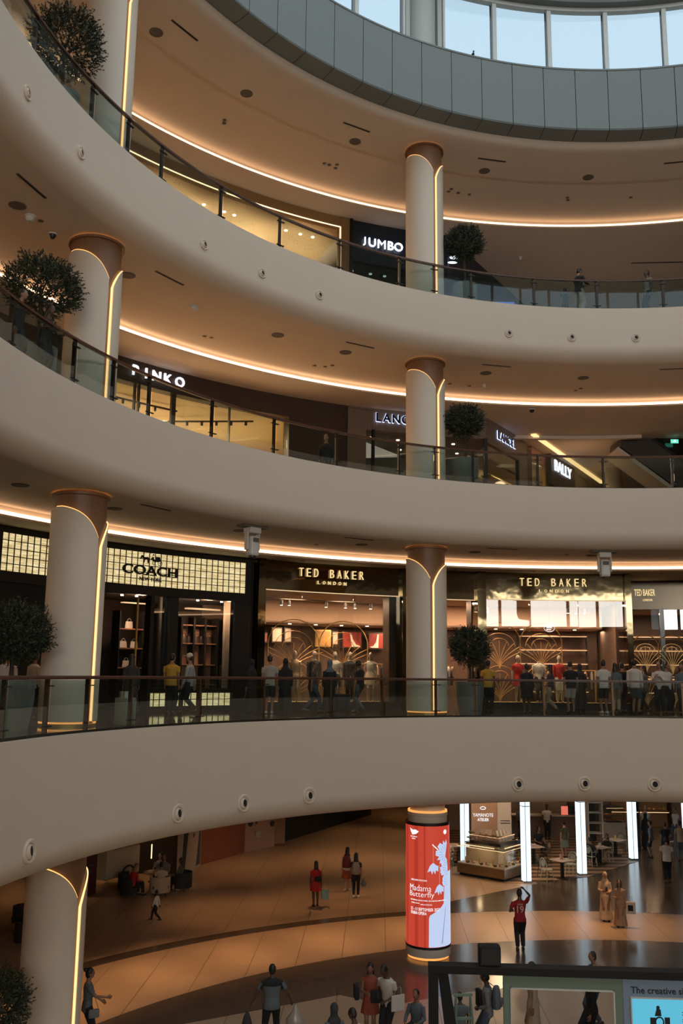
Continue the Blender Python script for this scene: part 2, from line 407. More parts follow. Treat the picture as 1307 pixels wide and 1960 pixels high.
struct('wall_far', MB().box((8, 63, 2.3), (110, .4, 5)), WALL); struct('wall_left', MB().box((-32, 30, 2.3), (.4, 66, 5)), WALL); struct('wall_right', MB().box((52, 30, 2.3), (.4, 66, 5)), WALL)
struct('trim_4', MB().arc(15.3, 15.6, 0, 360, 27.25, 29.24, 3), PANELJ)
# ------------------------------------------------------------------ balustrades
def balustrade(edge, z, t0, t1, posts, label, pm, brk):
    R = edge+.20
    b = thing('glass_balustrade', label, 'balustrade', pol(R, 120, z))
    prof = [(R-.035, z+1.055), (R-.035, z+1.10), (R-.015, z+1.125), (R+.03, z+1.125), (R+.05, z+1.10), (R+.05, z+1.055)]
    build('handrail', MB().ring(prof, t0, t1, True, 1), RAIL, b, True, False)
    build('shoe', MB().arc(R-.03, R+.03, t0, t1, z, z+.05, 1), STEEL, b, False, False)
    ps = [p for p in posts if t0 < p < t1]
    for p in ps:
        d = degrees(.028/R)
        q = build('post', MB().arc(R+.015, R+.10, p-d, p+d, z+.02, z+1.07, 1), pm, b, False, False)
        if brk:
            c = MB()
            for zz in (.17, .92): c.arc(R-.015, R+.04, p-degrees(.13/R), p+degrees(.13/R), z+zz, z+zz+.022, 1)
            build('clamp', c, STEEL, q, False, False)
    e = [t0]+sorted(ps)+[t1]
    for a, c in zip(e, e[1:]):
        if c-a < .6: continue
        g_ = degrees(.05/R)
        build('glass_panel', MB().arc(R-.008, R+.008, a+g_, c-g_, z+.04, z+1.04, 1), GLASS, b, True, False)
    return b
P23 = [186, 177.6, 169.2, 160.7, 155.4, 150.5, 141.9, 133.4, 124.9, 116.4, 111.6, 106.5, 98.1, 89.9, 81.6, 73.3, 65.5, 57, 49]
P1 = [171, 165.3, 159.9, 154.1, 144.9, 136.2, 127.2, 120.2, 113.1, 108.0, 99.2, 90.7, 82.4, 74, 65]
POSTB = mat('bronze_post', (.16, .10, .055), .3, .8)
balustrade(14.37, Z1, 60, 178, P1, 'glass balustrade with wooden handrail along the lowest gallery', POSTB, True)
balustrade(15.08, Z2, 45, 190, P23, 'glass balustrade with wooden handrail along the middle gallery', STEEL, True)
balustrade(15.05, Z3, 45, 190, P23, 'glass balustrade with dark handrail along the topmost gallery', STEEL, True)
# ------------------------------------------------------------------ columns
def column(th, z0, z1, seam_world, label, R=16.45, r=.655, drop0=.28, led=False):
    c = thing('column', label, 'column', pol(R, th, z0)); H = z1-z0
    build('timber_core', MB().lathe([(0, .0), (r-.05, .0), (r-.05, H), (0, H)], n=48), WOOD, c, True)
    g_ = .075/r; n = 72; V = []; path = []
    def top(s):           # s = arc distance from the seam, + towards increasing angle
        if s > 0: return H-(.52+.85*math.exp(-s/.28))+.12*max(0, s-1.0)
        return H-(.34+.92*math.exp(s/.36))-.12*max(0, -s-1.0)
    mb = MB(); cols = []
    span = 2*pi-2*g_
    for i in range(n+1):
        t = i/n; t = t*t*(3-2*t)*.35+t*.65
        ph = g_+span*t; s = ph*r if ph < pi else -(2*pi-ph)*r
        zt = top(s); zt = zt
        a = seam_world+ph; cols.append((a, zt)); path.append(((r-.012)*cos(a), (r-.012)*sin(a), zt+.01))
    V = []
    for a, zt in cols:
        for rr, z in ((r, .11), (r, zt), (r-.035, zt), (r-.035, .11)): V.append((rr*cos(a), rr*sin(a), z))
    F = []
    for i in range(n):
        for k in range(4): F.append((i*4+k, i*4+(k+1) % 4, (i+1)*4+(k+1) % 4, (i+1)*4+k))
    F += [(0, 1, 2, 3), (n*4, n*4+1, n*4+2, n*4+3)]
    mb.add(V, F); build('shell', mb, SHELL, c, True)
    a = seam_world+g_*.45
    line = [((r-.02)*cos(a), (r-.02)*sin(a), z) for z in (.12, H*.3, H*.6, cols[0][1]-.12)]
    pr = [(x*(1), y, z) for x, y, z in path[:int(n*.24)]]
    build('light_line', MB().tube(line+pr, [.027]*4+[.027-.013*min(1, i/8) for i in range(len(pr))], 8, cap=True), LINE, c, True)
    pl = path[int(n*.70):]
    build('light_line', MB().tube(pl, [.012]*len(pl), 6), glow('column_light_dim', (1.0, .48, .14), 1.6), c, True)
    build('glow_ring', MB().lathe([(r-.05, .06), (r-.025, .06), (r-.025, .10), (r-.05, .10)], n=48), ORANGE, c, True)
    build('plinth', MB().lathe([(0, 0), (r-.03, 0), (r-.03, .05), (0, .05)], n=48), BRASS, c, True)
    build('collar', MB().lathe([(r-.05, H-.10), (r+.025, H-.10), (r+.025, H-.045), (r-.01, H-.045), (r-.01, H-.07), (r-.05, H-.07)], n=48), WOOD, c, True)
    build('glow_ring', MB().lathe([(r-.045, H-.066), (r-.015, H-.066), (r-.015, H-.04), (r-.045, H-.04)], n=48), ORANGE, c, True)
    return c
RD = radians
CEILZ = {0: 4.62, 1: 12.46, 2: 18.78, 3: 26.60}
FL = {0: 0, 1: Z1, 2: Z2, 3: Z3}
names = {1: 'lowest gallery', 2: 'middle gallery', 3: 'topmost gallery'}
for th, X, Y, seams, where in ((154.1, 0, 0, {0: -24, 1: -25, 2: -37, 3: -33}, 'left hand'), (110.55, 0, 0, {1: -78, 2: -57, 3: -60}, 'middle')):
    for k, sa in seams.items():
        if k == 0: lab = 'round column with curved light line on the ground floor at the left'
        else: lab = '%s round plaster column with curved light line on the %s' % (where, names[k])
        column(th, FL[k], CEILZ[k], RD(sa), lab, R=16.38 if th > 150 else 16.55)
# the ground floor column that carries the curved advertising screen
c = thing('screen_column', 'round column wrapped in a tall curved red advertising screen', 'column', pol(16.55, 110.55, 0))
r = .60
build('core', MB().lathe([(0, 0), (r-.03, 0), (r-.03, .10), (r, .10), (r, 4.10), (r+.02, 4.12), (r+.02, 4.20), (r-.06, 4.22), (r-.06, 4.62), (0, 4.62)], n=56), SHELL, c, True)
build('glow_ring', MB().lathe([(r-.02, .02), (r+.02, .02), (r+.02, .10), (r-.02, .10)], n=56), ORANGE, c, True)
build('plinth', MB().lathe([(r, .10), (r+.08, .10), (r+.08, .32), (r, .34)], n=56), SHELL, c, True)
build('bezel', MB().lathe([(r, .34), (r+.085, .34), (r+.085, .40), (r+.06, .40), (r+.06, 3.84), (r+.085, 3.84), (r+.085, 3.92), (r, 3.92)], n=72), BLACK, c, True)
build('glow_ring', MB().lathe([(r-.05, 4.20), (r+.01, 4.20), (r+.01, 4.26), (r-.05, 4.26)], n=56), ORANGE, c, True)
def emis(name, col, s=1.0): return mat(name, (.01, .01, .01), .35, emit=col, es=s)
RS = .672
def wrap(mb, r_, tilt=0):      # local (u, depth, z) onto the screen; u = 0 faces the viewer, u grows to the right
    def f(p):
        a = RD(-95.4)+p.x/RS; rr = r_-p.y; return (rr*cos(a), rr*sin(a), p.z)
    return xf(mb, f)
def strip(u0, u1, z0, z1, d, n=24):
    mb = MB(); V = []; F = []
    for i in range(n+1):
        u = u0+(u1-u0)*i/n; V += [(u, -d, z0), (u, 0, z0), (u, 0, z1), (u, -d, z1)]
    for i in range(n):
        for k in range(4): F.append((i*4+k, i*4+(k+1) % 4, i*4+4+(k+1) % 4, i*4+4+k))
    F += [(0, 1, 2, 3), (n*4, n*4+1, n*4+2, n*4+3)]; return mb.add(V, F)
RED = emis('screen_red', (.55, .055, .030), 1.0); RED2 = emis('screen_deep_red', (.43, .036, .021), 1.0)
SILVER = emis('screen_silver', (.46, .55, .75), 1.15); SWHITE = emis('screen_white', (.95, .92, .92), 1.1); SBLUE = emis('screen_blue', (.03, .05, .16), 1)
scr = build('screen', wrap(strip(-1.02, 1.5, .40, 3.84, .012, 60), RS-.012), RED, c, True)
build('screen', wrap(strip(-1.9, -1.03, .40, 3.84, .012, 30), RS-.012), SBLUE, c, True)
for u0, u1 in ((-.42, -.30), (-.12, -.06), (-.86, -.70)): build('curtain_fold', wrap(strip(u0, u1, .40, 3.84, .004, 6), RS+.001), RED2, scr, True)
def sflat(poly, d=.006):      # polygon in (u, z) -> thin slab, edges subdivided so that it wraps
    pts = []
    for (a, b_), (c_, d_) in zip(poly, poly[1:]+poly[:1]):
        m = max(1, int(abs(c_-a)/.06)); pts += [(a+(c_-a)*i/m, b_+(d_-b_)*i/m) for i in range(m)]
    bm = bmesh.new(); vs_ = [bm.verts.new((a, 0, b_)) for a, b_ in pts]; f_ = bm.faces.new(vs_)
    bmesh.ops.triangulate(bm, faces=[f_], ngon_method='EAR_CLIP')
    lo = min(p[0] for p in pts); hi = max(p[0] for p in pts); x = lo+.08
    while x < hi:
        bmesh.ops.bisect_plane(bm, geom=bm.verts[:]+bm.edges[:]+bm.faces[:], plane_co=(x, 0, 0), plane_no=(1, 0, 0)); x += .08
    e = bmesh.ops.extrude_face_region(bm, geom=bm.faces[:]); 
    for v in e['geom']:
        if isinstance(v, bmesh.types.BMVert): v.co.y -= d
    return MB().bm(bm)
# pale figure at the lower right, blossoms and hairpin pendants
fig = [(.02, .41), (.03, .75), (.03, 1.22), (.06, 1.30), (.20, 1.38), (.42, 1.52), (.52, 1.62), (.55, 1.78), (.56, 2.2), (.60, 2.5), (1.0, 2.5), (1.0, .41)]
build('picture', wrap(sflat(fig), RS+.004), SILVER, scr, True)
def petal_fan(cu, cz, rad, n, a0, a1, inner=.35):
    poly = [(cu, cz)]
    for i in range(n*2+1):
        a = radians(a0+(a1-a0)*i/(2*n)); rr = rad if i % 2 else rad*.72
        poly.append((cu+rr*cos(a), cz+rr*sin(a)))
    return poly
for k_, (cu, cz, rad, n, a0, a1) in enumerate([(.62, 3.05, .38, 9, 75, 260), (.72, 2.62, .34, 8, 100, 270), (.70, 2.25, .24, 6, 120, 280)]):
    build('picture', wrap(sflat(petal_fan(cu, cz, rad, n, a0, a1)), RS+.003+.001*k_), SILVER, scr, True)
LNE = emis('screen_line', (.27, .34, .52), 1.0)
for cu, cz, rad, n, a0, a1 in [(.62, 3.05, .38, 9, 75, 260), (.72, 2.62, .34, 8, 100, 270), (.70, 2.25, .24, 6, 120, 280)]:
    for i in range(n):
        a = radians(a0+(a1-a0)*(i+.5)/n)
        if cu+rad*.3*cos(a) < .85: build('petal_line', wrap(sflat([(cu+rad*.18*cos(a), cz+rad*.18*sin(a)), (cu+rad*.66*cos(a+.05), cz+rad*.66*sin(a+.05)), (cu+rad*.70*cos(a), cz+rad*.70*sin(a)), (cu+rad*.66*cos(a-.02), cz+rad*.66*sin(a-.02))], .002), RS+.010), LNE, scr)
build('petal_line', wrap(sflat([(.42, .5), (.46, .5), (.60, 1.5), (.58, 1.5)], .002), RS+.010), LNE, scr)
for cu, cz, s in ((.16, 2.58, 1.0), (.36, 1.98, .95)):
    fl = [(-.17, -.06), (-.10, .12), (-.02, .20), (.03, .20), (.10, .14), (.17, .12), (.13, .04), (.16, -.04), (.09, .0), (.06, -.11), (.01, .0), (-.03, -.12), (-.07, -.01)]
    build('picture', wrap(sflat([(cu+a*s, cz+b_*s) for a, b_ in fl]), RS+.004), SILVER, scr, True)
    build('picture', wrap(MB().box((cu+.01, 0, cz+.2+.28), (.008, .008, .56)), RS+.004), emis('screen_gold', (.6, .35, .2)), scr)
build('picture', wrap(sflat([(.13, 3.31), (.15, 3.33), (.33, 3.17), (.31, 3.15)]), RS+.004), SWHITE, scr)
build('emblem', wrap(sflat([(-.60, 3.76), (-.48, 3.71), (-.38, 3.73), (-.27, 3.68), (-.36, 3.60), (-.50, 3.57), (-.56, 3.66)]), RS+.005), SWHITE, scr)
for s, u, z, wd, hh in (('DUBAI', -.45, 3.52, .24, .035), ('OPERA', -.45, 3.46, .14, .03), ('GIACOMO PUCCINI', -.29, 2.28, .52, .045), ('Madama', -.25, 2.06, .70, .17), ('Butterfly', -.21, 1.86, .80, .20),
                        ('THE BRITISH STATE OPERA ORCHESTRA AND CHORUS', .02, 1.71, 1.2, .032), ('CONDUCTED BY', -.40, 1.625, .30, .028), ('GIANLUCA MARCIANO', -.05, 1.60, .34, .03),
                        ('12 - 13 SEPTEMBER 2023', -.10, 1.46, .92, .085), ('DUBAI OPERA', -.30, 1.35, .52, .085)):
    t = text(s, wd, hh, .006, bold=.004 if hh < .1 else -.012)
    t = xf(t, lambda p: (p.x+u, p.y-.003, p.z+z))
    build('lettering', wrap(t, RS+.004), SWHITE, scr)
build('emblem', wrap(sflat([(.60+.07*cos(a*pi/6), 3.66+.07*sin(a*pi/6)) for a in range(12)]), RS+.003), SWHITE, scr)
# ------------------------------------------------------------------ ceiling fittings
def first_then_dup(maker, spots, group, labeler):
    p = None
    for i, (R, th, z) in enumerate(spots):
        if p is None: p = maker(); o = p; o.location = pol(R, th, z); o.rotation_euler = (0, 0, radians(th-90)); o['label'] = labeler(i)
        else: o = dup(p, pol(R, th, z), radians(th-90), labeler(i))
        o['group'] = group
def mk_grille():
    t = thing('ceiling_speaker', 'x', 'speaker')
    build('grille', MB().lathe([(0, -.012), (.17, -.012), (.17, -.02), (.20, -.012), (.20, 0), (0, 0)], n=28), GRILLE, t, True); return t
def mk_slot():
    t = thing('air_slot', 'x', 'air vent')
    build('frame', MB().box((0, 0, -.006), (1.06, .07, .012)), GRILLE, t); build('opening', MB().box((0, 0, -.014), (1.0, .045, .006)), BLACKM, t); return t
def rng(a, b_, s): return [a+i*s for i in range(int((b_-a)/s)+1)]
g3 = [(17.05, t, 26.6) for t in (160.5, 145.9, 133.7, 119.0, 101.8, 88.6, 75.5)]
g2 = [(16.88, t, 18.78) for t in (161.9, 148.3, 129.1, 120.3, 102.3, 90.3, 77)]
g1 = [(16.95, t, 12.46) for t in (158.9, 148.1, 133, 117.9, 103.9, 90.0)]
first_then_dup(mk_grille, g3, 'ceiling speakers of the topmost soffit', lambda i: 'round dark speaker grille set in the topmost soffit')
first_then_dup(mk_grille, g2, 'ceiling speakers of the middle gallery soffit', lambda i: 'round dark speaker grille set in the soffit above the middle gallery')
first_then_dup(mk_grille, g1, 'ceiling speakers of the lowest gallery soffit', lambda i: 'round speaker grille set in the soffit above the lowest gallery')
first_then_dup(mk_slot, [(16.3, t, 26.6) for t in (144.5, 120.3, 101.8, 78)], 'linear air slots of the topmost soffit', lambda i: 'narrow dark linear air slot in the topmost soffit')
first_then_dup(mk_slot, [(16.05, t, 18.78) for t in (164.1, 145.8, 120.1, 102.1, 80)], 'linear air slots of the middle soffit', lambda i: 'narrow dark linear air slot in the soffit above the middle gallery')
first_then_dup(mk_slot, [(15.9, t, 12.46) for t in (146.7, 120.3, 102)], 'linear air slots of the lowest soffit', lambda i: 'narrow dark linear air slot in the soffit above the lowest gallery')
def mk_dot():
    return tag(build('downlight', MB().lathe([(0, -.02), (.05, -.015), (.07, -.01), (.07, 0), (0, 0)], n=14), GRILLE, None, True), 'x', 'downlight')
first_then_dup(mk_dot, [(18.76, 132.5, 26.65), (18.92, 132.2, 26.65), (18.89, 119.7, 26.65), (18.87, 119.1, 26.65), (18.72, 118.4, 26.65), (18.95, 118.2, 26.65), (18.82, 104.2, 26.65), (18.82, 103.0, 26.65), (18.62, 104.1, 26.65), (18.83, 101.6, 26.65), (18.78, 89.7, 26.65), (18.60, 89.9, 26.65), (18.7, 82.4, 26.65)], 'small round fittings in the topmost soffit', lambda i: 'small dark round fitting in the topmost soffit')
first_then_dup(mk_dot, [(18.5, 155.5, 18.83), (18.6, 133.4, 18.83), (18.66, 134.1, 18.83), (18.7, 120.8, 18.83), (18.59, 119.7, 18.83), (18.36, 119.2, 18.83), (18.48, 104.7, 18.83), (18.52, 102.3, 18.83), (18.25, 89.4, 18.83), (18.5, 89.8, 18.83), (16.83, 159.3, 18.78)], 'small round fittings in the soffit above the middle gallery', lambda i: 'small round fitting in the soffit above the middle gallery')
first_then_dup(mk_dot, [(17.73, 135.7, 12.51), (18.1, 121.3, 12.51), (16.84, 93.0, 12.46), (20.0, 119.7, 12.2), (19.8, 102.7, 12.2), (19.87, 94.0, 12.2), (20.2, 80.3, 12.2)], 'small round fittings in the soffit above the lowest gallery', lambda i: 'small round fitting in the soffit above the lowest gallery')
def dome(name, R, th, z, lab, m, r=.13):
    t = at(name, lab, 'camera' if 'camera' in name else 'detector', R, th, z)
    build('base', MB().lathe([(0, -.03), (r, -.03), (r, 0), (0, 0)], n=20), WHITEP, t, True)
    build('dome', MB().lathe([(r*.8, -.03), (r*.7, -.09), (r*.4, -.13), (0, -.14)], n=20), m, t, True)
dome('smoke_detector', 16.92, 160.2, 18.78, 'white round detector in the middle soffit left of the column', WHITEP)
dome('smoke_detector', 16.91, 139.8, 18.78, 'white round detector in the middle soffit right of the left column', WHITEP)
dome('dome_camera', 16.99, 157.2, 18.78, 'black dome camera in the middle soffit beside the left column', BLACK, .1)
dome('dome_camera', 20.6, 99.5, 26.34, 'black dome camera in the topmost soffit right of the middle column', BLACK, .12)
dome('dome_camera', 20.05, 93.6, 18.54, 'black dome camera in the middle soffit over the corner shop', BLACK, .12)
dome('smoke_detector', 23.1, 92.3, 26.34, 'white round detector in the deep part of the topmost soffit', WHITEP, .11)
dome('smoke_detector', 18.2, 100.9, 18.83, 'small white detector in the middle soffit right of the middle column', WHITEP, .08)
t = at('air_slot', 'long dark air slot in the deep part of the topmost soffit', 'air vent', 24.0, 77.6, 26.34, turn=8)
build('opening', MB().box((0, 0, -.008), (2.2, .06, .016)), BLACKM, t)
# moving projectors under the lowest soffit
def projector(th, R, lab):
    t = at('moving_projector', lab, 'projector', R, th, 12.46)
    build('ceiling_plate', MB().box((0, 0, -.03), (.86, .34, .06)), GRILLE, t)
    build('base', MB().rbox((0, 0, -.14), (.40, .34, .18), .03), WHITEP, t)
    y = build('yoke', MB().rbox((-.20, 0, -.42), (.05, .16, .56), .02).rbox((.20, 0, -.42), (.05, .16, .56), .02), WHITEP, t)
    b = build('head', MB().rbox((0, -.02, -.58), (.32, .30, .58), .08), WHITEP, t)
    build('vent', MB().box((0, -.175, -.42), (.2, .01, .12)), GRILLE, b)
    build('lens', MB().cyl((0, -.02, -.90), .11, .05, 20), BLACK, t, True)
projector(134.0, 15.98, 'white moving projector hanging from the soffit left of the middle column')
projector(89.6, 15.88, 'white moving projector hanging from the soffit at the right')
# air nozzles in the fascias
def mk_nozzle(r):
    t = thing('air_nozzle', 'x', 'air nozzle')
    M = Matrix.Rotation(pi/2, 4, 'X')
    build('rim', MB().lathe([(r*.62, 0), (r*.70, .035), (r*.9, .04), (r, .02), (r, 0)], n=32, M=M), PLASTER, t, True)
    tilt = Matrix.Rotation(radians(14), 4, 'Z') @ Matrix.Rotation(radians(-8), 4, 'X') @ M
    b = build('nozzle', MB().lathe([(r*.68, -.01), (r*.66, .018), (r*.52, .045), (r*.42, .05), (r*.40, .04), (r*.36, .02), (0, .018)], n=32, M=tilt), PLASTER, t, True)
    build('throat', MB().lathe([(0, .030), (r*.40, .030), (r*.405, .044), (0, .044)], n=24, M=tilt), BLACKM, b, True)
    return t
first_then_dup(lambda: mk_nozzle(.15), [(15.05, t, 19.56) for t in (171.3, 163.2, 145.0, 136.6, 128.3, 101.9, 93.6, 85.4)], 'round air nozzles in the fascia of the topmost gallery', lambda i: 'small round air nozzle in the fascia of the topmost gallery')
first_then_dup(lambda: mk_nozzle(.215), [(14.37, t, 5.2) for t in (167.9, 148.2, 139.4, 130.6, 103.1, 94.8, 86.4)], 'round air nozzles in the fascia of the lowest gallery', lambda i: 'large round air nozzle in the fascia of the lowest gallery')
# ------------------------------------------------------------------ potted olive trees
LEAF = mat('olive_leaf', (.020, .030, .013), .6, noise=(.035, .045, .022), nscale=6); BARK = mat('olive_bark', (.05, .035, .025), .9); POT = mat('planter_shell', (.17, .18, .155), .5); SOIL = mat('soil', (.02, .015, .01), 1)
def olive(seed, rx, rz, cz, nsprig):
    rnd = random.Random(seed); f = MB()
    for i in range(nsprig):
        z = rnd.uniform(-1, 1); a = rnd.uniform(0, 2*pi); q = sqrt(1-z*z); rr = rnd.uniform(.45, 1.0)**.6
        lump = 1+.16*mnoise(Vector((q*cos(a)*1.7+seed, q*sin(a)*1.7, z*1.7)))
        p = Vector((q*cos(a)*rx*rr*lump, q*sin(a)*rx*rr*lump, cz+z*rz*rr*lump))
        d = Vector((q*cos(a), q*sin(a), z*.8+.45)).normalized(); d = (d+Vector((rnd.uniform(-.8, .8), rnd.uniform(-.8, .8), rnd.uniform(-.5, .7)))).normalized()
        Ls = rnd.uniform(.12, .26)
        side = d.cross(Vector((0, 0, 1)) if abs(d.z) < .9 else Vector((1, 0, 0))).normalized(); up = side.cross(d)
        f.tube([p, p+d*Ls], [.004, .002], 3, cap=False)
        for k in range(9):
            b = p+d*Ls*k/8; an = rnd.uniform(0, 2*pi); o = (side*cos(an)+up*sin(an)); ld = (d*.75+o*.7).normalized(); l = rnd.uniform(.045, .075); wv = ld.cross(o if abs(ld.dot(o)) < .95 else up).normalized()*.016
            nrm = ld.cross(wv).normalized()*.002
            f.add([b, b+ld*l*.45+wv+nrm, b+ld*l, b+ld*l*.45-wv+nrm], [(0, 1, 2, 3)])
    return f
def tree_parts(t, ph, pr, rx, rz, cz, seed, nsprig):
    build('planter', MB().lathe([(0, .02), (pr*.78, .02), (pr*.80, .0), (pr*.98, ph*.55), (pr, ph), (pr*.93, ph), (pr*.93, ph-.06), (0, ph-.06)], n=40), POT, t, True)
    build('soil', MB().lathe([(0, ph-.05), (pr*.92, ph-.05), (pr*.92, ph-.08), (0, ph-.08)], n=24), SOIL, t)
    rnd = random.Random(seed); tr = MB()
    tr.tube([(0, 0, ph-.1), (.03, .02, ph+.25), (-.02, .0, cz-rz*.6), (.0, 0, cz-.1)], [.055, .045, .035, .02], 8)
    for i in range(9):
        a = i*2.4; tr.tube([(0, 0, cz-rz*.75+.05*i), (cos(a)*rx*.35, sin(a)*rx*.35, cz-rz*.35+.06*i), (cos(a)*rx*.75, sin(a)*rx*.75, cz+rz*(.0+.07*i))], [.022, .014, .006], 5)
    build('trunk', tr, BARK, t, True); build('foliage', olive(seed, rx, rz, cz, nsprig), LEAF, t)
trees = [(16.2, 161.2, Z2, .95, .42, .80, .60, 2.35, 'bushy potted olive tree on the middle gallery beside the left column', 2),
         (16.1, 161.0, Z3, .95, .42, .80, .75, 2.35, 'bushy potted olive tree on the topmost gallery beside the left column', 3),
         (16.1, 106.0, Z3, .95, .42, .56, .52, 2.5, 'potted olive tree on the topmost gallery right of the middle column', 4),
         (16.1, 106.3, Z2, .98, .46, .56, .48, 2.28, 'potted olive tree on the middle gallery right of the middle column', 5),
         (16.4, 160.6, Z1, 1.02, .50, .72, .56, 1.98, 'dark potted olive tree on the lowest gallery left of the column', 6),
         (16.3, 105.7, Z1, 1.02, .44, .56, .55, 2.12, 'dark potted olive tree on the lowest gallery in front of the shop window', 7),
         (15.9, 163.0, 0, .95, .42, .72, .60, 2.1, 'olive tree on the ground floor cut by the left edge', 8)]
for R, th, z, ph, pr, rx, rz, cz, lab, sd in trees:
    t = at('potted_olive_tree', lab, 'potted tree', R, th, z, 'potted olive trees'); tree_parts(t, ph, pr, rx, rz, cz, sd, 1100)
# ------------------------------------------------------------------ shops of the lowest gallery
def pane(R, a, b_, z0, z1, th=.02):
    """flat sheet between two polar spots"""
    p, q = pol(R, a), pol(R, b_); d = q-p; L_ = d.length; u = d/L_; n_ = Vector((-u.y, u.x, 0))*th/2
    m = MB(); V = []
    for z in (z0, z1): V += [(*(p-n_).xy, z), (*(q-n_).xy, z), (*(q+n_).xy, z), (*(p+n_).xy, z)]
    return m.add(V, [(0, 3, 2, 1), (4, 5, 6, 7), (0, 1, 5, 4), (1, 2, 6, 5), (2, 3, 7, 6), (3, 0, 4, 7)])
def radial(R0, R1, t, z0, z1, w=.06):
    d = degrees(w/2/R0); return MB().arc(R0, R1, t-d, t+d, z0, z1, 1)
def slant(R0, a, R1, b_, z0, z1, th=.12):
    p, q = pol(R0, a), pol(R1, b_); d = (q-p).normalized(); n_ = Vector((-d.y, d.x, 0))*th/2; m = MB(); V = []
    for z in (z0, z1): V += [(*(p-n_).xy, z), (*(q-n_).xy, z), (*(q+n_).xy, z), (*(p+n_).xy, z)]
    return m.add(V, [(0, 3, 2, 1), (4, 5, 6, 7), (0, 1, 5, 4), (1, 2, 6, 5), (2, 3, 7, 6), (3, 0, 4, 7)])
def sign(parent, s, R, th, zc, h, m, wd=None, ext=.05, bold=0.0, halo=None, name='lettering', turn=0, spacing=1.0, fz=None):
    t = text(s, wd, h, ext, bold, spacing=spacing)
    M = Matrix.Translation(pol(R, th, zc)) @ Matrix.Rotation(radians(th-90+turn), 4, 'Z')
    if halo:
        t2 = text(s, (max(p[0] for p in t.v)-min(p[0] for p in t.v))*1.012, (max(p[2] for p in t.v)-min(p[2] for p in t.v))*1.10, .03, bold+.012, spacing=spacing)
        b = build(name, MB().join(t2, M @ Matrix.Translation((0, .04, 0))), halo, parent, False, False)
    return build(name, MB().join(t, M), m, parent, False, False)
BROWNW = mat('shop_back_wall', (.085, .045, .026), .7, noise=(.05, .028, .018), nscale=3); TAN = mat('shop_ceiling', (.60, .44, .32), .85)
DKWOOD = woodmat('dark_brown_panel', (.050, .028, .018), (.030, .018, .012), .5)
LIGHTB = mat('lightbox_glass', (.05, .05, .04), .3)
def lightbox_material():
    m = LIGHTB; N, L = nodes(m); b = N['Principled BSDF']
    tc = N.new('ShaderNodeTexCoord'); mp = N.new('ShaderNodeMapping'); mp.inputs['Scale'].default_value = (1.2, 1.2, 16)
    nz = N.new('ShaderNodeTexNoise'); nz.inputs['Scale'].default_value = 2.2; nz.inputs['Detail'].default_value = 3
    r = N.new('ShaderNodeValToRGB'); r.color_ramp.elements[0].position = .32; r.color_ramp.elements[0].color = (.52, .36, .12, 1); r.color_ramp.elements[1].position = .68; r.color_ramp.elements[1].color = (.98, .82, .48, 1)
    L.new(tc.outputs['Object'], mp.inputs[0]); L.new(mp.outputs[0], nz.inputs['Vector']); L.new(nz.outputs['Fac'], r.inputs[0]); L.new(r.outputs[0], b.inputs['Emission Color']); b.inputs['Emission Strength'].default_value = 1.0
lightbox_material()
struct('wall_back', MB().arc(27.2, 27.4, 83.9, 124.6, Z1, 12.1, 1.5), BROWNW)
struct('ceiling', MB().arc(20.75, 25.0, 84.2, 123.6, 11.25, 11.33, 1.5).join(MB().arc(25.0, 25.08, 84.2, 123.6, 10.35, 11.33, 1.5)).join(MB().arc(25.0, 27.2, 84.2, 123.6, 10.35, 10.42, 1.5)), TAN, False)
struct('wall_partition', pane(20.6, 124.5, 124.2, Z1, 12.1, .1).join(slant(20.65, 124.4, 26.9, 118.4, Z1, 12.1)), BLACKM)
struct('wall_partition', radial(23.0, 27.3, 83.6, Z1, 12.3, .15), BROWNW)
# --- the lit brick-glass shop
ca = thing('shopfront', 'black shopfront with a glowing glass block sign panel at the left', 'shopfront', pol(20.4, 138, Z1))
build('frame', MB().arc(20.42, 20.7, 124.7, 180, 12.03, 12.22).join(MB().arc(20.42, 20.7, 124.7, 180, 10.70, 10.98)).join(MB().arc(20.42, 20.7, 124.7, 125.25, 10.98, 12.03)).join(MB().arc(20.42, 20.7, 149.9, 151.2, 10.98, 12.03)), BLACK, ca, False, False)
def lightbox(a, b_, z0, z1, nr, tw=.602):
    lb = build('light_panel', MB().arc(20.46, 20.56, a, b_, z0, z1, 1), LIGHTB, ca, False, False)
    m = MB(); k = a
    while k <= b_+.01: m.arc(20.43, 20.465, k-.028, k+.028, z0, z1, 1); k += tw
    for i in range(nr+1): z = z0+(z1-z0)*i/nr; m.arc(20.435, 20.465, a, b_, z-.010, z+.010, 1)
    build('lattice', m, mat('bronze_lattice', (.05, .035, .015), .5), lb, False, False)
lightbox(125.25, 149.9, 10.98, 12.03, 5); lightbox(151.2, 162, 10.98, 12.03, 5)
lightbox(126.5, 129.7, 7.30, 7.72, 2); lightbox(130.0, 132.2, 7.30, 7.72, 2); lightbox(133.2, 134.7, 7.30, 7.72, 2)
for a, b_ in ((124.7, 126.3), (132.25, 133.15), (139.9, 141.2), (134.75, 135.1)): build('pillar', MB().arc(20.44, 20.75, a, b_, Z1, 10.70, 1), BLACK, ca, False, False)
build('frame', MB().arc(20.44, 20.75, 126.3, 139.9, Z1, 7.30, 1), BLACK, ca, False, False)
build('sill', MB().arc(20.44, 20.75, 126.3, 134.8, 7.72, 7.86, 1), BLACK, ca, False, False)
build('window_pane', pane(20.5, 126.3, 132.25, 7.86, 10.70), SHOPGLASS, ca, False, False)
dq = build('door', pane(20.6, 133.2, 134.7, 7.86, 10.70), SHOPGLASS, ca, False, False)
build('door_bar', radial(20.55, 20.6, 136.2, Z1, 10.6, .05), BRASS, ca, False, False)
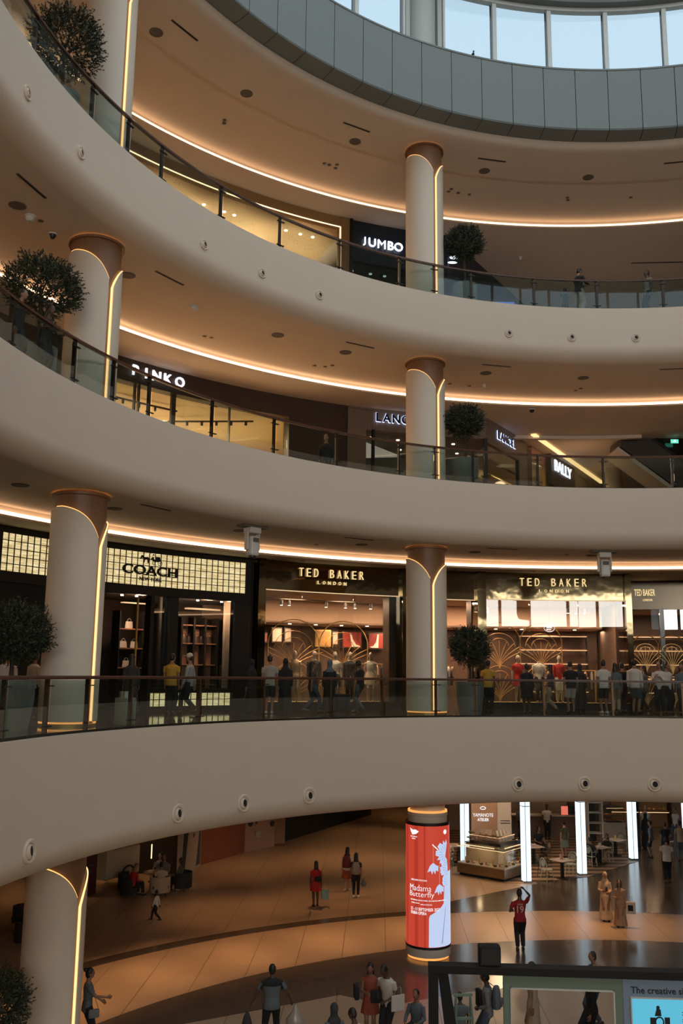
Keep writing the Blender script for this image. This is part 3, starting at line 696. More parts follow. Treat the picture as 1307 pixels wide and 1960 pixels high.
build('wall_panel', MB().arc(20.5, 20.8, 141.2, 186, Z1, 10.70, 2), BLACKM, ca, False, False)
cl = text('COACH', 2.02, .30, .04, bold=.022)
def serif(mb, x, z, w_, h_): mb.box((x, 0, z), (w_, .05, h_))
for x in (-.93, -.42): pass
serif(cl, .10, -.137, .20, .03); serif(cl, -.16, -.137, .16, .03)
for x in (.68, .93): serif(cl, x, .137, .16, .03); serif(cl, x, -.137, .16, .03)
Mx = Matrix.Translation(pol(20.38, 135.45, 11.46)) @ Matrix.Rotation(radians(135.45-90), 4, 'Z')
build('lettering', MB().join(cl, Mx), BLACK, ca, False, False)
build('lettering', MB().join(text('NEW YORK', .82, .12, .03, .006), Mx @ Matrix.Translation((.03, 0, -.27))), BLACK, ca, False, False)
hc = MB()     # horse-drawn carriage emblem
hc.prism([(-.46, .02), (-.40, .14), (-.36, .13), (-.30, .08), (-.14, .09), (-.10, .02), (-.12, -.12), (-.15, -.12), (-.16, .0), (-.27, -.01), (-.29, -.12), (-.32, -.12), (-.32, .02), (-.39, .06), (-.44, -.01)], -.02, .02)
hc.prism([(-.02, .03), (.02, .10), (.08, .12), (.10, .01), (.16, .0), (.17, .13), (.34, .13), (.36, .03), (.30, -.05), (.10, -.05), (.04, -.01)], -.02, .02)
hc.tube([(-.12, 0, .04), (.1, 0, .0)], .008, 5); hc.tube([(.04, 0, .12), (-.02, 0, .24), (-.12, 0, .16)], .007, 5); hc.ell((.08, 0, .19), (.03, .02, .035)); hc.tube([(.30, 0, -.02), (.42, 0, -.02)], .008, 5)
for x, r_ in ((.10, .065), (.36, .085)):
    n = 20; hc.tube([(x+r_*cos(i*2*pi/n), 0, -.09+r_*sin(i*2*pi/n)) for i in range(n+1)], .010, 5)
    for k in range(4): hc.tube([(x-r_*cos(k*pi/4), 0, -.09-r_*sin(k*pi/4)), (x+r_*cos(k*pi/4), 0, -.09+r_*sin(k*pi/4))], .004, 4)
build('emblem', MB().join(hc, Mx @ Matrix.Translation((.02, 0, .335)) @ Matrix.Scale(.9, 4)), BLACK, ca, False, False)
# interior of that shop
struct('wall_back', MB().arc(25.2, 25.4, 119.9, 142, Z1, 12.1, 1.5), mat('dark_shop_wall', (.05, .038, .03), .7)); struct('ceiling', MB().arc(20.8, 22.3, 123.0, 142, 10.9, 11.0, 1.5).join(MB().arc(22.3, 23.8, 121.5, 142, 10.9, 11.0, 1.5)).join(MB().arc(23.8, 25.2, 120.1, 142, 10.9, 11.0, 1.5)), mat('dark_shop_ceiling', (.10, .08, .065), .8))
struct('wall_partition', slant(20.8, 133.1, 25.1, 127.7, Z1, 10.9), BLACKM); struct('wall_partition', radial(20.5, 25.3, 142, Z1, 12.2, .3), BLACKM)
struct('wall_partition', MB().arc(22.2, 22.35, 123.5, 124.7, Z1, 10.9, 1), mat('pale_grey_render', (.34, .30, .25), .8))
SHELFW = woodmat('pinkish_wood', (.42, .22, .13), (.30, .15, .09), .5)
sh = thing('display_cabinet', 'wooden display cabinet of bags behind the shop window at the left', 'cabinet', pol(23.6, 125.6, Z1))
build('back_panel', MB().arc(23.9, 23.95, 123.8, 127.3, Z1+.1, 9.9, 1), SHELFW, sh, False, False)
for z in (7.9, 8.6, 9.35, 10.0): build('shelf', MB().arc(23.5, 23.9, 123.8, 127.3, z, z+.04, 1), SHELFW, sh, False, False)
for t in (123.8, 125.0, 126.1, 127.3): build('upright', radial(23.45, 23.9, t, Z1+.1, 10.3, .07), BLACKM, sh, False, False)
def mk_bag(m_, w_=.30, h_=.24, d_=.12, nm='handbag'):
    t = thing(nm, 'x', 'bag'); b = MB(); b.loft([(0, 0, 0, w_/2, d_/2), (0, 0, h_*.5, w_/2*.95, d_/2*.9), (0, 0, h_, w_/2*.85, d_/2*.5)], 10)
    build('body', b, m_, t, True); n = 8
    build('handle', MB().tube([(w_*.25*cos(pi*i/n), 0, h_-.02+h_*.5*sin(pi*i/n)) for i in range(n+1)], .010, 6), m_, t, True); return t
WHITEB = mat('white_leather', (.72, .66, .58), .4); DKB = mat('dark_leather', (.05, .03, .025), .4)
def spread(maker, spots, group, labels, zt=0):
    p = None
    for i, (R, th, z) in enumerate(spots):
        lab = labels[i] if isinstance(labels, (list, tuple)) else labels
        if p is None: p = maker(); o = p; o.location = pol(R, th, z); o.rotation_euler = (0, 0, radians(th-90)); o['label'] = lab
        else: o = dup(p, pol(R, th, z), radians(th-90), lab)
        if group: o['group'] = group
sh2 = thing('display_shelf', 'dark wall shelf with white handbags inside the doorway of the shop at the left', 'shelf', pol(23.4, 132.3, Z1))
for z in (8.50, 9.15, 9.80): build('board', MB().arc(23.3, 23.8, 131.2, 133.4, z-.04, z, 1), SHELFW, sh2, False, False)
for t in (131.2, 133.4): build('upright', radial(23.3, 23.8, t, Z1, 10.4, .05), BLACKM, sh2, False, False)
spread(lambda: mk_bag(WHITEB, .30, .24), [(23.5, 132.3, 9.805)], None, ['white handbag alone on the top shelf inside the dark doorway'])
spread(lambda: mk_bag(WHITEB, .29, .22), [(23.5, 132.75, 9.155), (23.5, 131.75, 9.155), (23.5, 132.4, 8.505)], None, ['white handbag at the left of the pair on the middle shelf in the doorway', 'white handbag at the right of the pair on the middle shelf in the doorway', 'white handbag on the lowest shelf inside the dark doorway'])
spread(lambda: mk_bag(DKB), [(23.7, 124.3+.62*i, 9.395) for i in range(5)], 'dark bags in the display cabinet', 'dark handbag on the upper shelf of the wooden display cabinet')
for i, (R, t, z) in enumerate(((22.6, 126.0, 10.4), (22.4, 132.9, 10.5), (21.6, 124.9, 10.5))): point('shop_lamp', pol(R, t, z), 60, (1, .58, .34))
for i, t in enumerate((134.4, 133.0, 131.9, 124.6, 127.0)):
    o = build('ceiling_spotlight', MB().cyl((0, 0, 0), .05, .05, 12), glow('spot_white', (1, .86, .66), 5), None, True); o.location = pol(22.6, t, 10.82); tag(o, 'small bright ceiling spotlight in the shop at the left', 'spotlight', 'ceiling spotlights in the left shop')
o = build('linear_light', MB().arc(22.6, 22.8, 131.8, 134.2, 10.60, 10.63, 1), glow('linear_warm', (1, .55, .28), .9)); tag(o, 'warm linear light inside the dark doorway of the left shop', 'light')
o = build('linear_light', MB().arc(22.9, 23.1, 124.3, 127.6, 10.55, 10.60, 1), glow('linear_warm', (1, .55, .28), .9)); tag(o, 'warm linear light above the wooden display cabinet', 'light')
t = at('litter_bin', 'grey waste bin with a steel collar beside the left column', 'bin', 15.55, 150.6, Z1)
build('body', MB().rbox((0, 0, .31), (.36, .36, .62), .03), mat('bin_grey', (.25, .25, .21), .5), t, True); build('collar', MB().cyl((0, 0, .62), .16, .14, 28), CHROME, t, True)
# --- the bronze-fronted shop
tb = thing('shopfront', 'mirror bronze shopfront with two golden name signs across the lowest gallery', 'shopfront', pol(20.4, 105, Z1))
hd = [(123.7, 107.95), (107.65, 99.6), (99.3, 83.7)]
for i, (a, b_) in enumerate(hd):
    zb = 11.20 if i != 1 else 11.15
    build('fascia_panel', MB().arc(20.42, 20.74, b_, a, zb, 12.20, 1), BRONZE, tb, True, False)
    build('soffit_light', MB().arc(20.45, 20.50, b_+.3, a-.3, zb-.03, zb-.005, 1), glow('soffit_warm', (1, .7, .4), .8 if i < 2 else 2.0), tb, False, False)
MOSAIC = mat('gold_mosaic', (.36, .22, .075), .35, .4)
def checker(m, s, c1, c2):
    N, L = nodes(m); b = N['Principled BSDF']; tc = N.new('ShaderNodeTexCoord'); v = N.new('ShaderNodeTexVoronoi'); v.inputs['Scale'].default_value = s
    r = N.new('ShaderNodeValToRGB'); r.color_ramp.elements[0].color = (*c1, 1); r.color_ramp.elements[1].color = (*c2, 1); r.color_ramp.elements[0].position = .2; r.color_ramp.elements[1].position = .6
    L.new(tc.outputs['Object'], v.inputs['Vector']); L.new(v.outputs['Color'], r.inputs[0]); L.new(r.outputs[0], b.inputs['Base Color'])
checker(MOSAIC, 9, (.10, .055, .015), (.62, .40, .14))
for a, w_ in ((123.75, .28), (107.8, .30), (99.45, .34), (83.75, .22)): build('fin', radial(20.22, 20.9, a, Z1, 12.21, w_), BRONZE, tb, False, False)
for a in (107.8, 99.45): build('pillar', radial(20.9, 21.5, a+(.4 if a > 100 else -.2), Z1, 11.2, .55), DKWOOD, tb, False, False)
for segs in ((123.4, 119.0, 113.35, 108.1), (99.1, 94.1, 88.9, 84.0)):
    for a, b_ in zip(segs, segs[1:]):
        build('window_pane', pane(20.5, b_+.03, a-.03, 7.40, 11.20), SHOPGLASS, tb, False, False)
    build('plinth', MB().arc(20.44, 22.6, segs[-1], segs[0], Z1, 7.36, 1), MOSAIC, tb, False, False)
    build('sill', MB().arc(20.40, 20.46, segs[-1], segs[0], Z1, 7.40, 1), BLACK, tb, False, False)
GOLDS = emis('gold_lettering', (.95, .70, .32), 1.0); GOLDD = mat('gold_edge', (.5, .34, .12), .25, 1.0)
for th in (115.9, 91.5):
    for i, ch in enumerate('TED BAKER'):
        if ch != ' ': sign(tb, ch, 20.36, th+3.28-.82*i+(.12 if i < 3 else -.0), 11.86, .29, GOLDS, .155, .06, -.010)
    for i, ch in enumerate('LONDON'): sign(tb, ch, 20.36, th+1.45-.58*i, 11.53, .115, GOLDS, .095, .05, -.004)
# deeper wing at the right
wg = thing('shopfront_wing', 'recessed bronze side wing with a small golden sign at the right edge', 'shopfront', pol(23, 79, Z1))
build('fascia_panel', MB().arc(22.9, 23.2, 68, 83.4, 11.05, 12.20, 1), mat('dark_bronze', (.09, .075, .055), .2, .9), wg, True, False)
build('return_panel', radial(20.9, 23.0, 83.55, 11.2, 12.2, .1), mat('dark_bronze', (.09, .075, .055), .2, .9), wg, False, False)
build('return_pane', radial(20.9, 22.9, 83.6, 7.3, 11.2, .03), SHOPGLASS, wg, False, False)
for a, b_ in ((83.3, 79.4), (79.2, 75.0)): build('window_pane', pane(23.0, b_, a, 7.3, 11.05), SHOPGLASS, wg, False, False)
build('post', radial(22.85, 23.05, 79.3, Z1, 11.1, .16), mat('teal_glass_edge', (.02, .07, .065), .15), wg, False, False)
sign(wg, 'TED BAKER', 22.86, 80.85, 11.72, .26, GOLDS, .80, .05); sign(wg, 'LONDON', 22.86, 80.6, 11.42, .09, GOLDS, .36, .04)
struct('wall_back', MB().arc(27.2, 27.4, 66, 83.5, Z1, 12.1, 1.5), BROWNW); struct('ceiling', MB().arc(23.3, 27.2, 66, 83.5, 11.1, 11.2, 1.5), TAN)
struct('wall_partition', radial(20.6, 27.3, 66, Z1, 12.2, .2), DKWOOD)
# lights inside
for i in range(8):
    t = 121.5-i*5.1; area('shop_panel', pol(22.9, t, 11.2), .9, 130, (1, .60, .36)); area('shop_panel', pol(26.1, t-2, 10.3), .8, 60, (1, .60, .36))
for t in (78, 81): area('shop_panel', pol(25, t, 11.0), .9, 70, (1, .66, .42))
for t in (118.5, 115.5, 112.0, 96.5, 93.5, 90.0): spot('window_spot', pol(20.85, t, 11.1), 210, (1, .72, .44), 75, .6, (radians(6), 0, radians(t-90)))
def mk_dl():
    return tag(build('recessed_light', MB().cyl((0, 0, -.03), .07, .03, 14), glow('recessed_glow', (1, .8, .55), 4), None, True), 'x', 'downlight')
first_then_dup(mk_dl, [(25.5, 122.3-2.55*i, 10.35) for i in range(15)], 'recessed lights over the bronze shop', lambda i: 'small bright recessed light at the edge of the bronze shop ceiling')
def mk_track():
    t = thing('track_light', 'x', 'track light'); build('head', MB().cyl((0, 0, -.22), .065, .17, 14), BLACK, t, True); build('stem', MB().cyl((0, 0, -.05), .015, .05, 8), BLACK, t); build('lens', MB().cyl((0, 0, -.235), .05, .016, 14), glow('spot_white', (1, .86, .66), 5), t); return t
first_then_dup(mk_track, [(23.2, t, 11.12) for t in (117.8, 117.0, 113.2, 111.2, 110.2, 108.6, 104.2, 102.2, 98.2, 97.3, 96.5, 88.3, 87.5, 86.7)], 'black track spotlights in the bronze shop', lambda i: 'black cylindrical track spotlight under the bronze shop ceiling')
for a, b_ in ((119.5, 109.6), (105.5, 101)): tag(build('light_track', MB().arc(23.18, 23.22, b_, a, 11.12, 11.15, 1), BLACK), 'thin black light track %s the bronze shop' % ('in the left half of' if a > 110 else 'over the entrance of'), 'track')
# fan pattern golden screens
def fan_screen(a, b_, z0, z1, lab):
    R = 22.15; mid = (a+b_)/2; W_ = radians(a-b_)*R; H = z1-z0
    t = at('fan_screen', lab, 'screen', R, mid, z0); mb = MB()
    fr = MB()
    for x in (-W_/2, 0, W_/2): fr.tube([(x, 0, 0), (x, 0, H*.82)], .022, 6)
    for s in (-1, 1):
        cx_ = s*W_/4; r_ = W_/4
        fr.tube([(cx_+r_*cos(pi*i/12), 0, H*.80-r_*.1+r_*.9*sin(pi*i/12)) for i in range(13)], .020, 6)
    build('frame', fr, BRASS, t, True)
    for s in (-1, 1):
        for row, zz in enumerate((0, H*.42)):
            cx_ = s*W_/4
            for k in range(9):
                an = radians(22+17*k); L_ = W_/4*1.25
                pts = []
                for i in range(7):
                    u = i/6; pts.append((max(-W_/2, min(W_/2, cx_+cos(an)*L_*u**1.5)), .01, zz+.02+(H*.36)*(u**.8)*(.45+.55*sin(an))))
                mb.tube(pts, .011, 5)
            for k in range(2):
                r_ = W_/4*(.45+.3*k); mb.tube([(cx_+r_*cos(pi*i/10), .01, zz+H*.30+r_*.8*sin(pi*i/10)) for i in range(11)], .013, 5)
    build('fan_ribs', mb, BRASS, t, True)
fan_screen(120.2, 109.8, 7.36, 10.05, 'golden fan pattern screen in the left window of the bronze shop')
fan_screen(98.2, 89.6, 7.36, 10.35, 'golden fan pattern screen in the right window of the bronze shop')
fan_screen(82.6, 77.5, 7.2, 10.2, 'golden arched screen in the recessed wing at the right edge')
# framed pictures on the back wall
fcol = {'f0': (.35, .12, .06), 'f1': (.55, .45, .36), 'f2': (.45, .38, .30), 'f3': (.50, .28, .07), 'f4': (.5, .42, .33), 'f5': (.38, .045, .03), 'f6': (.36, .04, .03)}
desc = ['small reddish', 'pale', 'second pale', 'golden', 'narrow cream', 'large red', 'rightmost red']
for i, (a, b_, z0, z1) in enumerate([(116.3, 115.7, 9.60, 10.02), (115.3, 114.3, 9.61, 10.25), (114.1, 113.4, 9.62, 10.26), (111.1, 109.6, 9.49, 10.20), (109.5, 108.9, 9.56, 10.15), (108.5, 106.6, 9.45, 10.18), (106.0, 104.4, 9.42, 10.15)]):
    R = 26.75; t = thing('framed_picture', '%s framed picture hanging high in the bronze shop' % desc[i], 'picture', pol(R, (a+b_)/2, z0)); nm = 'picture_%s' % 'abcdefg'[i]
    build('picture_frame', MB().arc(R, R+.06, b_, a, z0, z1, .5), BRASS if i == 3 else DKWOOD, t, False, False); build('canvas', MB().arc(R-.02, R, b_+.08, a-.08, z0+.05, z1-.05, .5), mat(nm, fcol['f%d' % i], .5, noise=tuple(x*.4 for x in fcol['f%d' % i]), nscale=5), t, False, False)
    if i in (5, 6):
        m_ = (a+b_)/2; M = Matrix.Translation(pol(R-.03, m_, (z0+z1)/2)) @ Matrix.Rotation(radians(m_-90), 4, 'Z')
        build('shoe_motif', MB().join(MB().prism([(-.30, -.26), (-.22, -.30), (.08, -.30), (.10, .28), (.04, .28), (-.02, -.05), (-.14, -.22)] if i == 6 else [(-.05, .28), (.02, .02), (.16, -.2), (.34, -.26), (.32, -.30), (-.02, -.30), (-.12, .28)], -.008, .008), M), WHITEB, t, False, False)
# shelves and clothes rails
def shelving(R, a, b_, zs, lab, items, tops=10.2):
    t = thing('display_shelving', lab, 'shelving', pol(R, (a+b_)/2, Z1))
    for z in zs: build('shelf', MB().arc(R-.35, R, b_, a, z, z+.035, 1), SHELFW, t, False, False)
    for q in (a, b_): build('upright', radial(R-.35, R, q, Z1, tops, .05), BLACKM, t, False, False)
    for z in zs[:items]: build('shelf_light', MB().arc(R-.33, R-.30, b_, a, z-.02, z-.003, 1), glow('linear_warm2', (1, .6, .3), 2.0), t, False, False)
shelving(26.9, 104.0, 99.8, (7.8, 8.5, 9.2, 9.9), 'lit shelving deep in the entrance of the bronze shop', 3)
shelving(26.9, 91.5, 85.0, (7.7, 8.3, 8.9, 9.5, 10.1), 'lit shelving behind the right window of the bronze shop', 5)
shelving(26.9, 123.0, 117.0, (7.7, 8.3, 8.9, 9.5), 'lit shelving at the far left of the bronze shop', 3)
shelving(26.9, 82.8, 75.0, (7.7, 8.3, 8.9, 9.5, 10.1), 'lit shelving in the recessed wing at the right edge', 5)
def shirt_mesh(w_=.42, h_=.72, d_=.07):
    return MB().loft([(0, 0, -h_, w_*.40, d_), (0, 0, -h_*.5, w_*.40, d_), (0, 0, -.14, w_*.44, d_), (0, 0, -.05, w_*.36, d_*.8), (0, 0, 0, w_*.12, d_*.5)], 10).tube([(-w_*.38, 0, -.12), (-w_*.56, 0, -.40)], [.06, .05], 6).tube([(w_*.38, 0, -.12), (w_*.56, 0, -.40)], [.06, .05], 6)
SHC = [mat('garment_white', (.62, .56, .48), .8), mat('garment_navy', (.02, .022, .03), .8), mat('garment_grey', (.22, .20, .18), .8), mat('garment_wine', (.16, .03, .025), .8), mat('garment_tan', (.35, .22, .13), .8)]
SHN = ['white', 'navy', 'grey', 'wine red', 'tan']
def rack(R, a, b_, z, lab, n, seq, where):
    t = thing('clothes_rail', lab, 'clothes rail', pol(R, (a+b_)/2, Z1))
    build('rail', MB().arc(R-.015, R+.015, b_, a, z, z+.03, 1), BRASS, t, False, False)
    for q in (a, b_): build('post', radial(R-.02, R+.02, q, Z1, z+.03, .04), BRASS, t, False, False)
    pro = {}
    for i in range(n):
        k = seq[i % len(seq)]; q = a-(a-b_)*(i+.5)/n; loc = pol(R, q, z-.03); rz = radians(q-90+78)
        if k not in pro: o = build('hanging_shirt', shirt_mesh(), SHC[k], None, True); tag(o, '%s shirt hanging on the rail %s' % (SHN[k], where), 'shirt', '%s shirts on the rail %s' % (SHN[k], where)); pro[k] = o
        else: o = pro[k].copy(); COL.objects.link(o)
        o.location = loc; o.rotation_euler = (0, 0, rz)
rack(22.4, 104.6, 100.6, 8.72, 'brass clothes rail in the entrance of the bronze shop', 10, (0, 0, 1, 0, 2), 'in the shop entrance')
rack(23.6, 109.6, 105.0, 8.75, 'brass clothes rail behind the middle column', 8, (1, 3, 2, 4), 'behind the middle column')
rack(24.3, 122.5, 117.5, 8.6, 'brass clothes rail at the far left of the bronze shop', 9, (1, 2, 3), 'at the left of the bronze shop')
rack(24.6, 90.0, 85.2, 8.6, 'brass clothes rail behind the right window', 8, (4, 2, 1), 'behind the right window')
t = at('emblem_sign', 'round outlined emblem sign hanging behind the right shop window', 'sign', 21.2, 91.5, 10.18)
n = 28; build('outline', MB().tube([(.20*cos(2*pi*i/n), 0, .14*sin(2*pi*i/n)) for i in range(n+1)], .012, 5), SWHITE, t, True)
build('crown', MB().prism([(-.12, .0), (-.09, .07), (0, .09), (.09, .07), (.12, .0)], -.01, .01), SWHITE, t); build('banner', MB().prism([(-.06, -.08), (-.08, -.03), (.08, -.03), (.06, -.08)], -.01, .01), SWHITE, t)
build('hanger', MB().cyl((0, 0, .14), .006, .95, 6), BLACK, t)
# ------------------------------------------------------------------ middle gallery shops
WARMW = mat('cream_travertine', (.62, .46, .28), .6, noise=(.52, .36, .20), nscale=1.5); WARMC = mat('cream_ceiling', (.66, .52, .34), .8)
struct('ceiling', MB().arc(21.9, 24, 117.0, 142.5, 17.80, 17.9, 1.5).join(MB().arc(24, 26, 114.6, 142.5, 17.80, 17.9, 1.5)).join(MB().arc(26, 28, 112.4, 142.5, 17.80, 17.9, 1.5)), WARMC)
struct('wall_back', MB().arc(28, 28.2, 111.8, 146, Z2, 18.5, 1.5), WARMW); struct('wall_partition', slant(21.95, 119.3, 28, 112.2, Z2, 18.3), WARMW); struct('wall_partition', radial(21.9, 28, 142.6, Z2, 18.4, .2), WARMW)
pk = thing('shopfront', 'dark brown shopfront with white illuminated lettering on the middle gallery', 'shopfront', pol(21.6, 130, Z2))
build('fascia_panel', MB().arc(21.5, 21.9, 113.1, 150, 17.76, 18.545, 1), DKWOOD, pk, False, False)
build('wall_panel', MB().arc(21.5, 21.9, 113.1, 119.45, Z2, 17.76, 1), DKWOOD, pk, False, False)
build('wall_panel', MB().arc(21.5, 21.9, 142.5, 186, Z2, 18.54, 2), DKWOOD, pk, False, False)
for a, w_ in ((141.2, .1), (135.9, .05), (135.5, .05), (131.9, .16), (125.9, .03)): build('mullion', radial(21.5, 21.62, a, Z2, 17.78, w_), DKWOOD if w_ > .1 else BLACK, pk, False, False)
for a, b_ in ((141.2, 135.9), (131.9, 125.9), (125.9, 119.5)): build('window_pane', pane(21.56, b_+.08, a-.08, Z2+.02, 17.76), SHOPGLASS, pk, False, False)
WLIT = emis('white_lettering', (.98, .90, .98), 1.6)
for ch, th in zip('PINKO', (136.15, 135.05, 133.95, 132.75, 131.5)):
    sign(pk, ch, 21.42, th, 18.17, .35, WLIT, None, .06, .02)
for i, (R0, R1, a, b_, dz) in enumerate(((23.0, 23.05, 140.5, 129.3, 0), (24.6, 24.65, 140.5, 133.2, 0))):
    o = build('light_track', MB().arc(R0, R1, b_, a, 17.62, 17.68, 1), BLACK); tag(o, 'black light track %s of the cream shop ceiling' % ('across the front' if i == 0 else 'further back'), 'track')
    q = a-1
    while q > b_:
        h = build('track_head', MB().cyl((0, 0, -.16), .045, .14, 10), BLACK, o, True); h.location = pol((R0+R1)/2, q, 17.64); q -= 1.6
tk = MB(); p, q = pol(25.5, 131.5, 17.6), pol(22.3, 122.3, 17.6)
tk.tube([p, q], .035, 4); o = build('light_track', tk, BLACK); tag(o, 'black diagonal light track in the cream shop ceiling', 'track')
for i in range(9): h = build('track_head', MB().cyl((0, 0, -.16), .05, .15, 10), BLACK, o, True); h.location = p.lerp(q, (i+.5)/9)
for t in (139, 134, 129, 124): area('shop_panel', pol(25, t, 17.7), 1.4, 210, (1, .66, .38))
for t in (139, 129, 122): area('shop_bounce_fill', pol(25, t, 15.0), 1.6, 60, (1, .66, .34), (pi, 0, 0))  # lamps facing up, added in place of bounce from the shop floor
o = build('hanging_screen', MB().rbox((0, 0, 0), (.5, .05, .42), .02), emis('pale_blue_screen', (.35, .48, .55), .9), None); o.location = pol(23.8, 134.0, 17.35); o.rotation_euler = (0, 0, radians(44)); tag(o, 'small pale blue hanging screen inside the cream shop', 'screen')
# corner shop with halo lettering
TAUPE = mat('ribbed_taupe', (.20, .15, .115), .6)
lc = thing('shopfront', 'ribbed taupe corner shopfront with dark halo lit lettering', 'shopfront', pol(21.6, 105, Z2))
build('fascia_panel', MB().arc(21.5, 21.8, 97.65, 112.95, 17.68, 18.545, 1), TAUPE, lc, False, False)
rb = MB(); k = 97.8
while k < 112.9: rb.arc(21.485, 21.5, k, k+.07, 17.70, 18.5, 1); k += .30
build('ribs', rb, TAUPE, lc, False, False)
build('cornice', MB().arc(21.44, 21.5, 97.6, 112.9, 18.47, 18.54, 1), TAUPE, lc, False, False)
build('pillar', MB().arc(21.5, 21.8, 110.9, 112.95, Z2, 17.68, 1), TAUPE, lc, False, False)
for a, w_ in ((110.1, .09), (103.5, .06), (97.65, .14)): build('mullion', radial(21.46, 21.6, a, Z2, 17.70, w_), BLACK, lc, False, False)
build('canopy', MB().prism([(-.9, 0), (.9, 0), (.9, -.05), (-.3, -.12)], -.35, .0), BLACK, lc).location = lc.matrix_world.inverted() @ pol(21.5, 110.2, 17.68) if False else (0, 0, 0)
for a, b_ in ((110.1, 103.5), (103.5, 97.7)): build('window_pane', pane(21.55, b_, a, Z2, 17.68), SHOPGLASS, lc, False, False)
NAVYL = mat('navy_lettering', (.012, .02, .05), .3); HALO = emis('cool_halo', (.55, .65, 1.0), 2.2)
for ch, th in zip('LANCEL', (109.6, 108.7, 107.65, 106.65, 105.6, 104.7)): sign(lc, ch, 21.40, th, 18.20, .34, NAVYL, None, .04, .02, HALO)
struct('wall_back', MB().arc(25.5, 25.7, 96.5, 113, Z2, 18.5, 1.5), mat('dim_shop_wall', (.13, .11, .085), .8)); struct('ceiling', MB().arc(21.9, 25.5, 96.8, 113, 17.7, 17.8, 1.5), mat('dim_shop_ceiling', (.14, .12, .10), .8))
struct('wall_partition', radial(21.9, 27, 113.05, Z2, 18.5, .15), DKWOOD)
for i in range(8):
    o = mk_dl() if i == 0 else o.copy()
    if i: COL.objects.link(o)
    o['label'] = 'bright recessed light in the corner shop ceiling'; o['group'] = 'recessed lights in the corner shop'; o.location = pol(22.6+(i % 2)*1.5, 109.3-1.5*i, 17.7)
for t in (108, 101): area('shop_panel', pol(24, t, 17.6), .8, 14, (1, .8, .6))
o = build('display_plinth', MB().prism([(-.8, .15), (.75, .30), (-.8, .78)], 0, .3).box((-.7, .15, -1.15), (.06, .06, 2.62)), mat('lit_white_plinth', (.75, .66, .58), .6, emit=(.9, .72, .6), es=.35)); o.location = pol(23.2, 107.4, 16.9); o.rotation_euler = (0, 0, radians(15)); tag(o, 'slanted white display board inside the corner shop', 'display')
# wall of the passage running back from the corner
SX, SY = .527, .850; P0 = Vector((5.75, 35.14, 0)); ang = atan2(SY, SX)
def along(name, s0, s1, z0, z1, m, parent, d=.2, off=0.0):
    L_ = s1-s0; mb = MB().box((L_/2, d/2+off, (z1-z0)/2), (L_, d, z1-z0))
    M = Matrix.Translation((P0.x+SX*s0, P0.y+SY*s0, z0)) @ Matrix.Rotation(ang, 4, 'Z')
    return build(name, MB().join(mb, M), m, parent, False, False)
sw = thing('shopfront_return', 'side face of the taupe corner shop running back along the passage', 'shopfront', (P0.x, P0.y, Z2))
along('fascia_panel', .05, 3.7, 17.55, 18.54, TAUPE, sw); along('pillar', 3.7, 4.6, Z2, 18.54, TAUPE, sw); along('cornice', .05, 3.7, 18.46, 18.53, TAUPE, sw, .06, -.06)
along('window_pane', .2, 3.7, Z2, 17.55, SHOPGLASS, sw, .03, .08); along('mullion', 3.55, 3.7, Z2, 17.55, BLACK, sw, .14)
along('counter', .4, 3.4, Z2+1.6, Z2+1.75, BRASS, sw, .12, 1.6)
for i, ch in enumerate('LANCEL'):
    s = 1.22+.36*i; M = Matrix.Translation((P0.x+SX*s+.06*SY, P0.y+SY*s-.06*SX, 18.10)) @ Matrix.Rotation(ang, 4, 'Z')
    build('lettering', MB().join(text(ch, None, .36, .03, .035), M @ Matrix.Translation((0, .03, 0))), HALO, sw, False, False); build('lettering', MB().join(text(ch, None, .34, .05, .015), M), NAVYL, sw, False, False)
by = thing('shopfront', 'warm lit shopfront with white serif lettering further down the passage', 'shopfront', (P0.x+SX*5, P0.y+SY*5, Z2))
along('wall_panel', 4.6, 5.2, Z2, 18.3, DKWOOD, by); along('fascia_panel', 5.2, 10.6, 17.95, 18.5, SHELFW, by); along('sign_board', 7.0, 10.6, 17.1, 18.55, DKWOOD, by, .25, -.28)
along('window_pane', 5.2, 10.6, Z2, 17.9, SHOPGLASS, by, .03, .1); along('mullion', 6.9, 7.05, Z2, 17.9, BRASS, by, .16)
along('back_wall', 5.0, 13, Z2, 18.4, WARMW, by, .1, 2.6); along('shelf', 5.3, 10.5, 16.9, 16.96, BRASS, by, .5, 2.0); along('shelf', 5.3, 10.5, 17.4, 17.46, BRASS, by, .5, 2.0)
along('pillar', 10.6, 13.5, Z2, 18.54, TAUPE, by)
bl = text('BALLY', 2.5, .52, .06, .014)
for x in (-1.12, -.70, -.38, .16, .62, 1.02): pass
M = Matrix.Translation((P0.x+SX*8.6+.34*SY, P0.y+SY*8.6-.34*SX, 18.08)) @ Matrix.Rotation(ang, 4, 'Z'); build('lettering', MB().join(bl, M), WLIT, by, False, False)
for s in (5.8, 8, 10): area('shop_panel', (P0.x+SX*s-1.4*SY, P0.y+SY*s+1.4*SX, 17.9), .8, 25, (1, .72, .42))
o = tag(build('cove_light', MB().box((0, 0, 0), (11.3, .22, .05)), glow('passage_cove', (1, .62, .26), 1.5)), 'straight warm cove light running down the passage soffit', 'light strip'); o.location = (11.0, 42.3, 18.49); o.rotation_euler = (0, 0, atan2(9.6, 5.66))
struct('trim_5', MB().arc(23.9, 24.15, 80, 93.6, 18.40, 18.545, 1), CEIL)
for x, y in ((10.5, 39.5), (13, 44), (10, 45)): point('passage_lamp', (x, y, 17.0), 28, (1, .60, .32), .3)
t = thing('round_column', 'plain pale round column standing in the passage of the middle gallery', 'column', (13.5, 44.0, Z2)); build('shaft', MB().cyl((0, 0, 0), .40, 4.1, 32), SHELL, t, True)
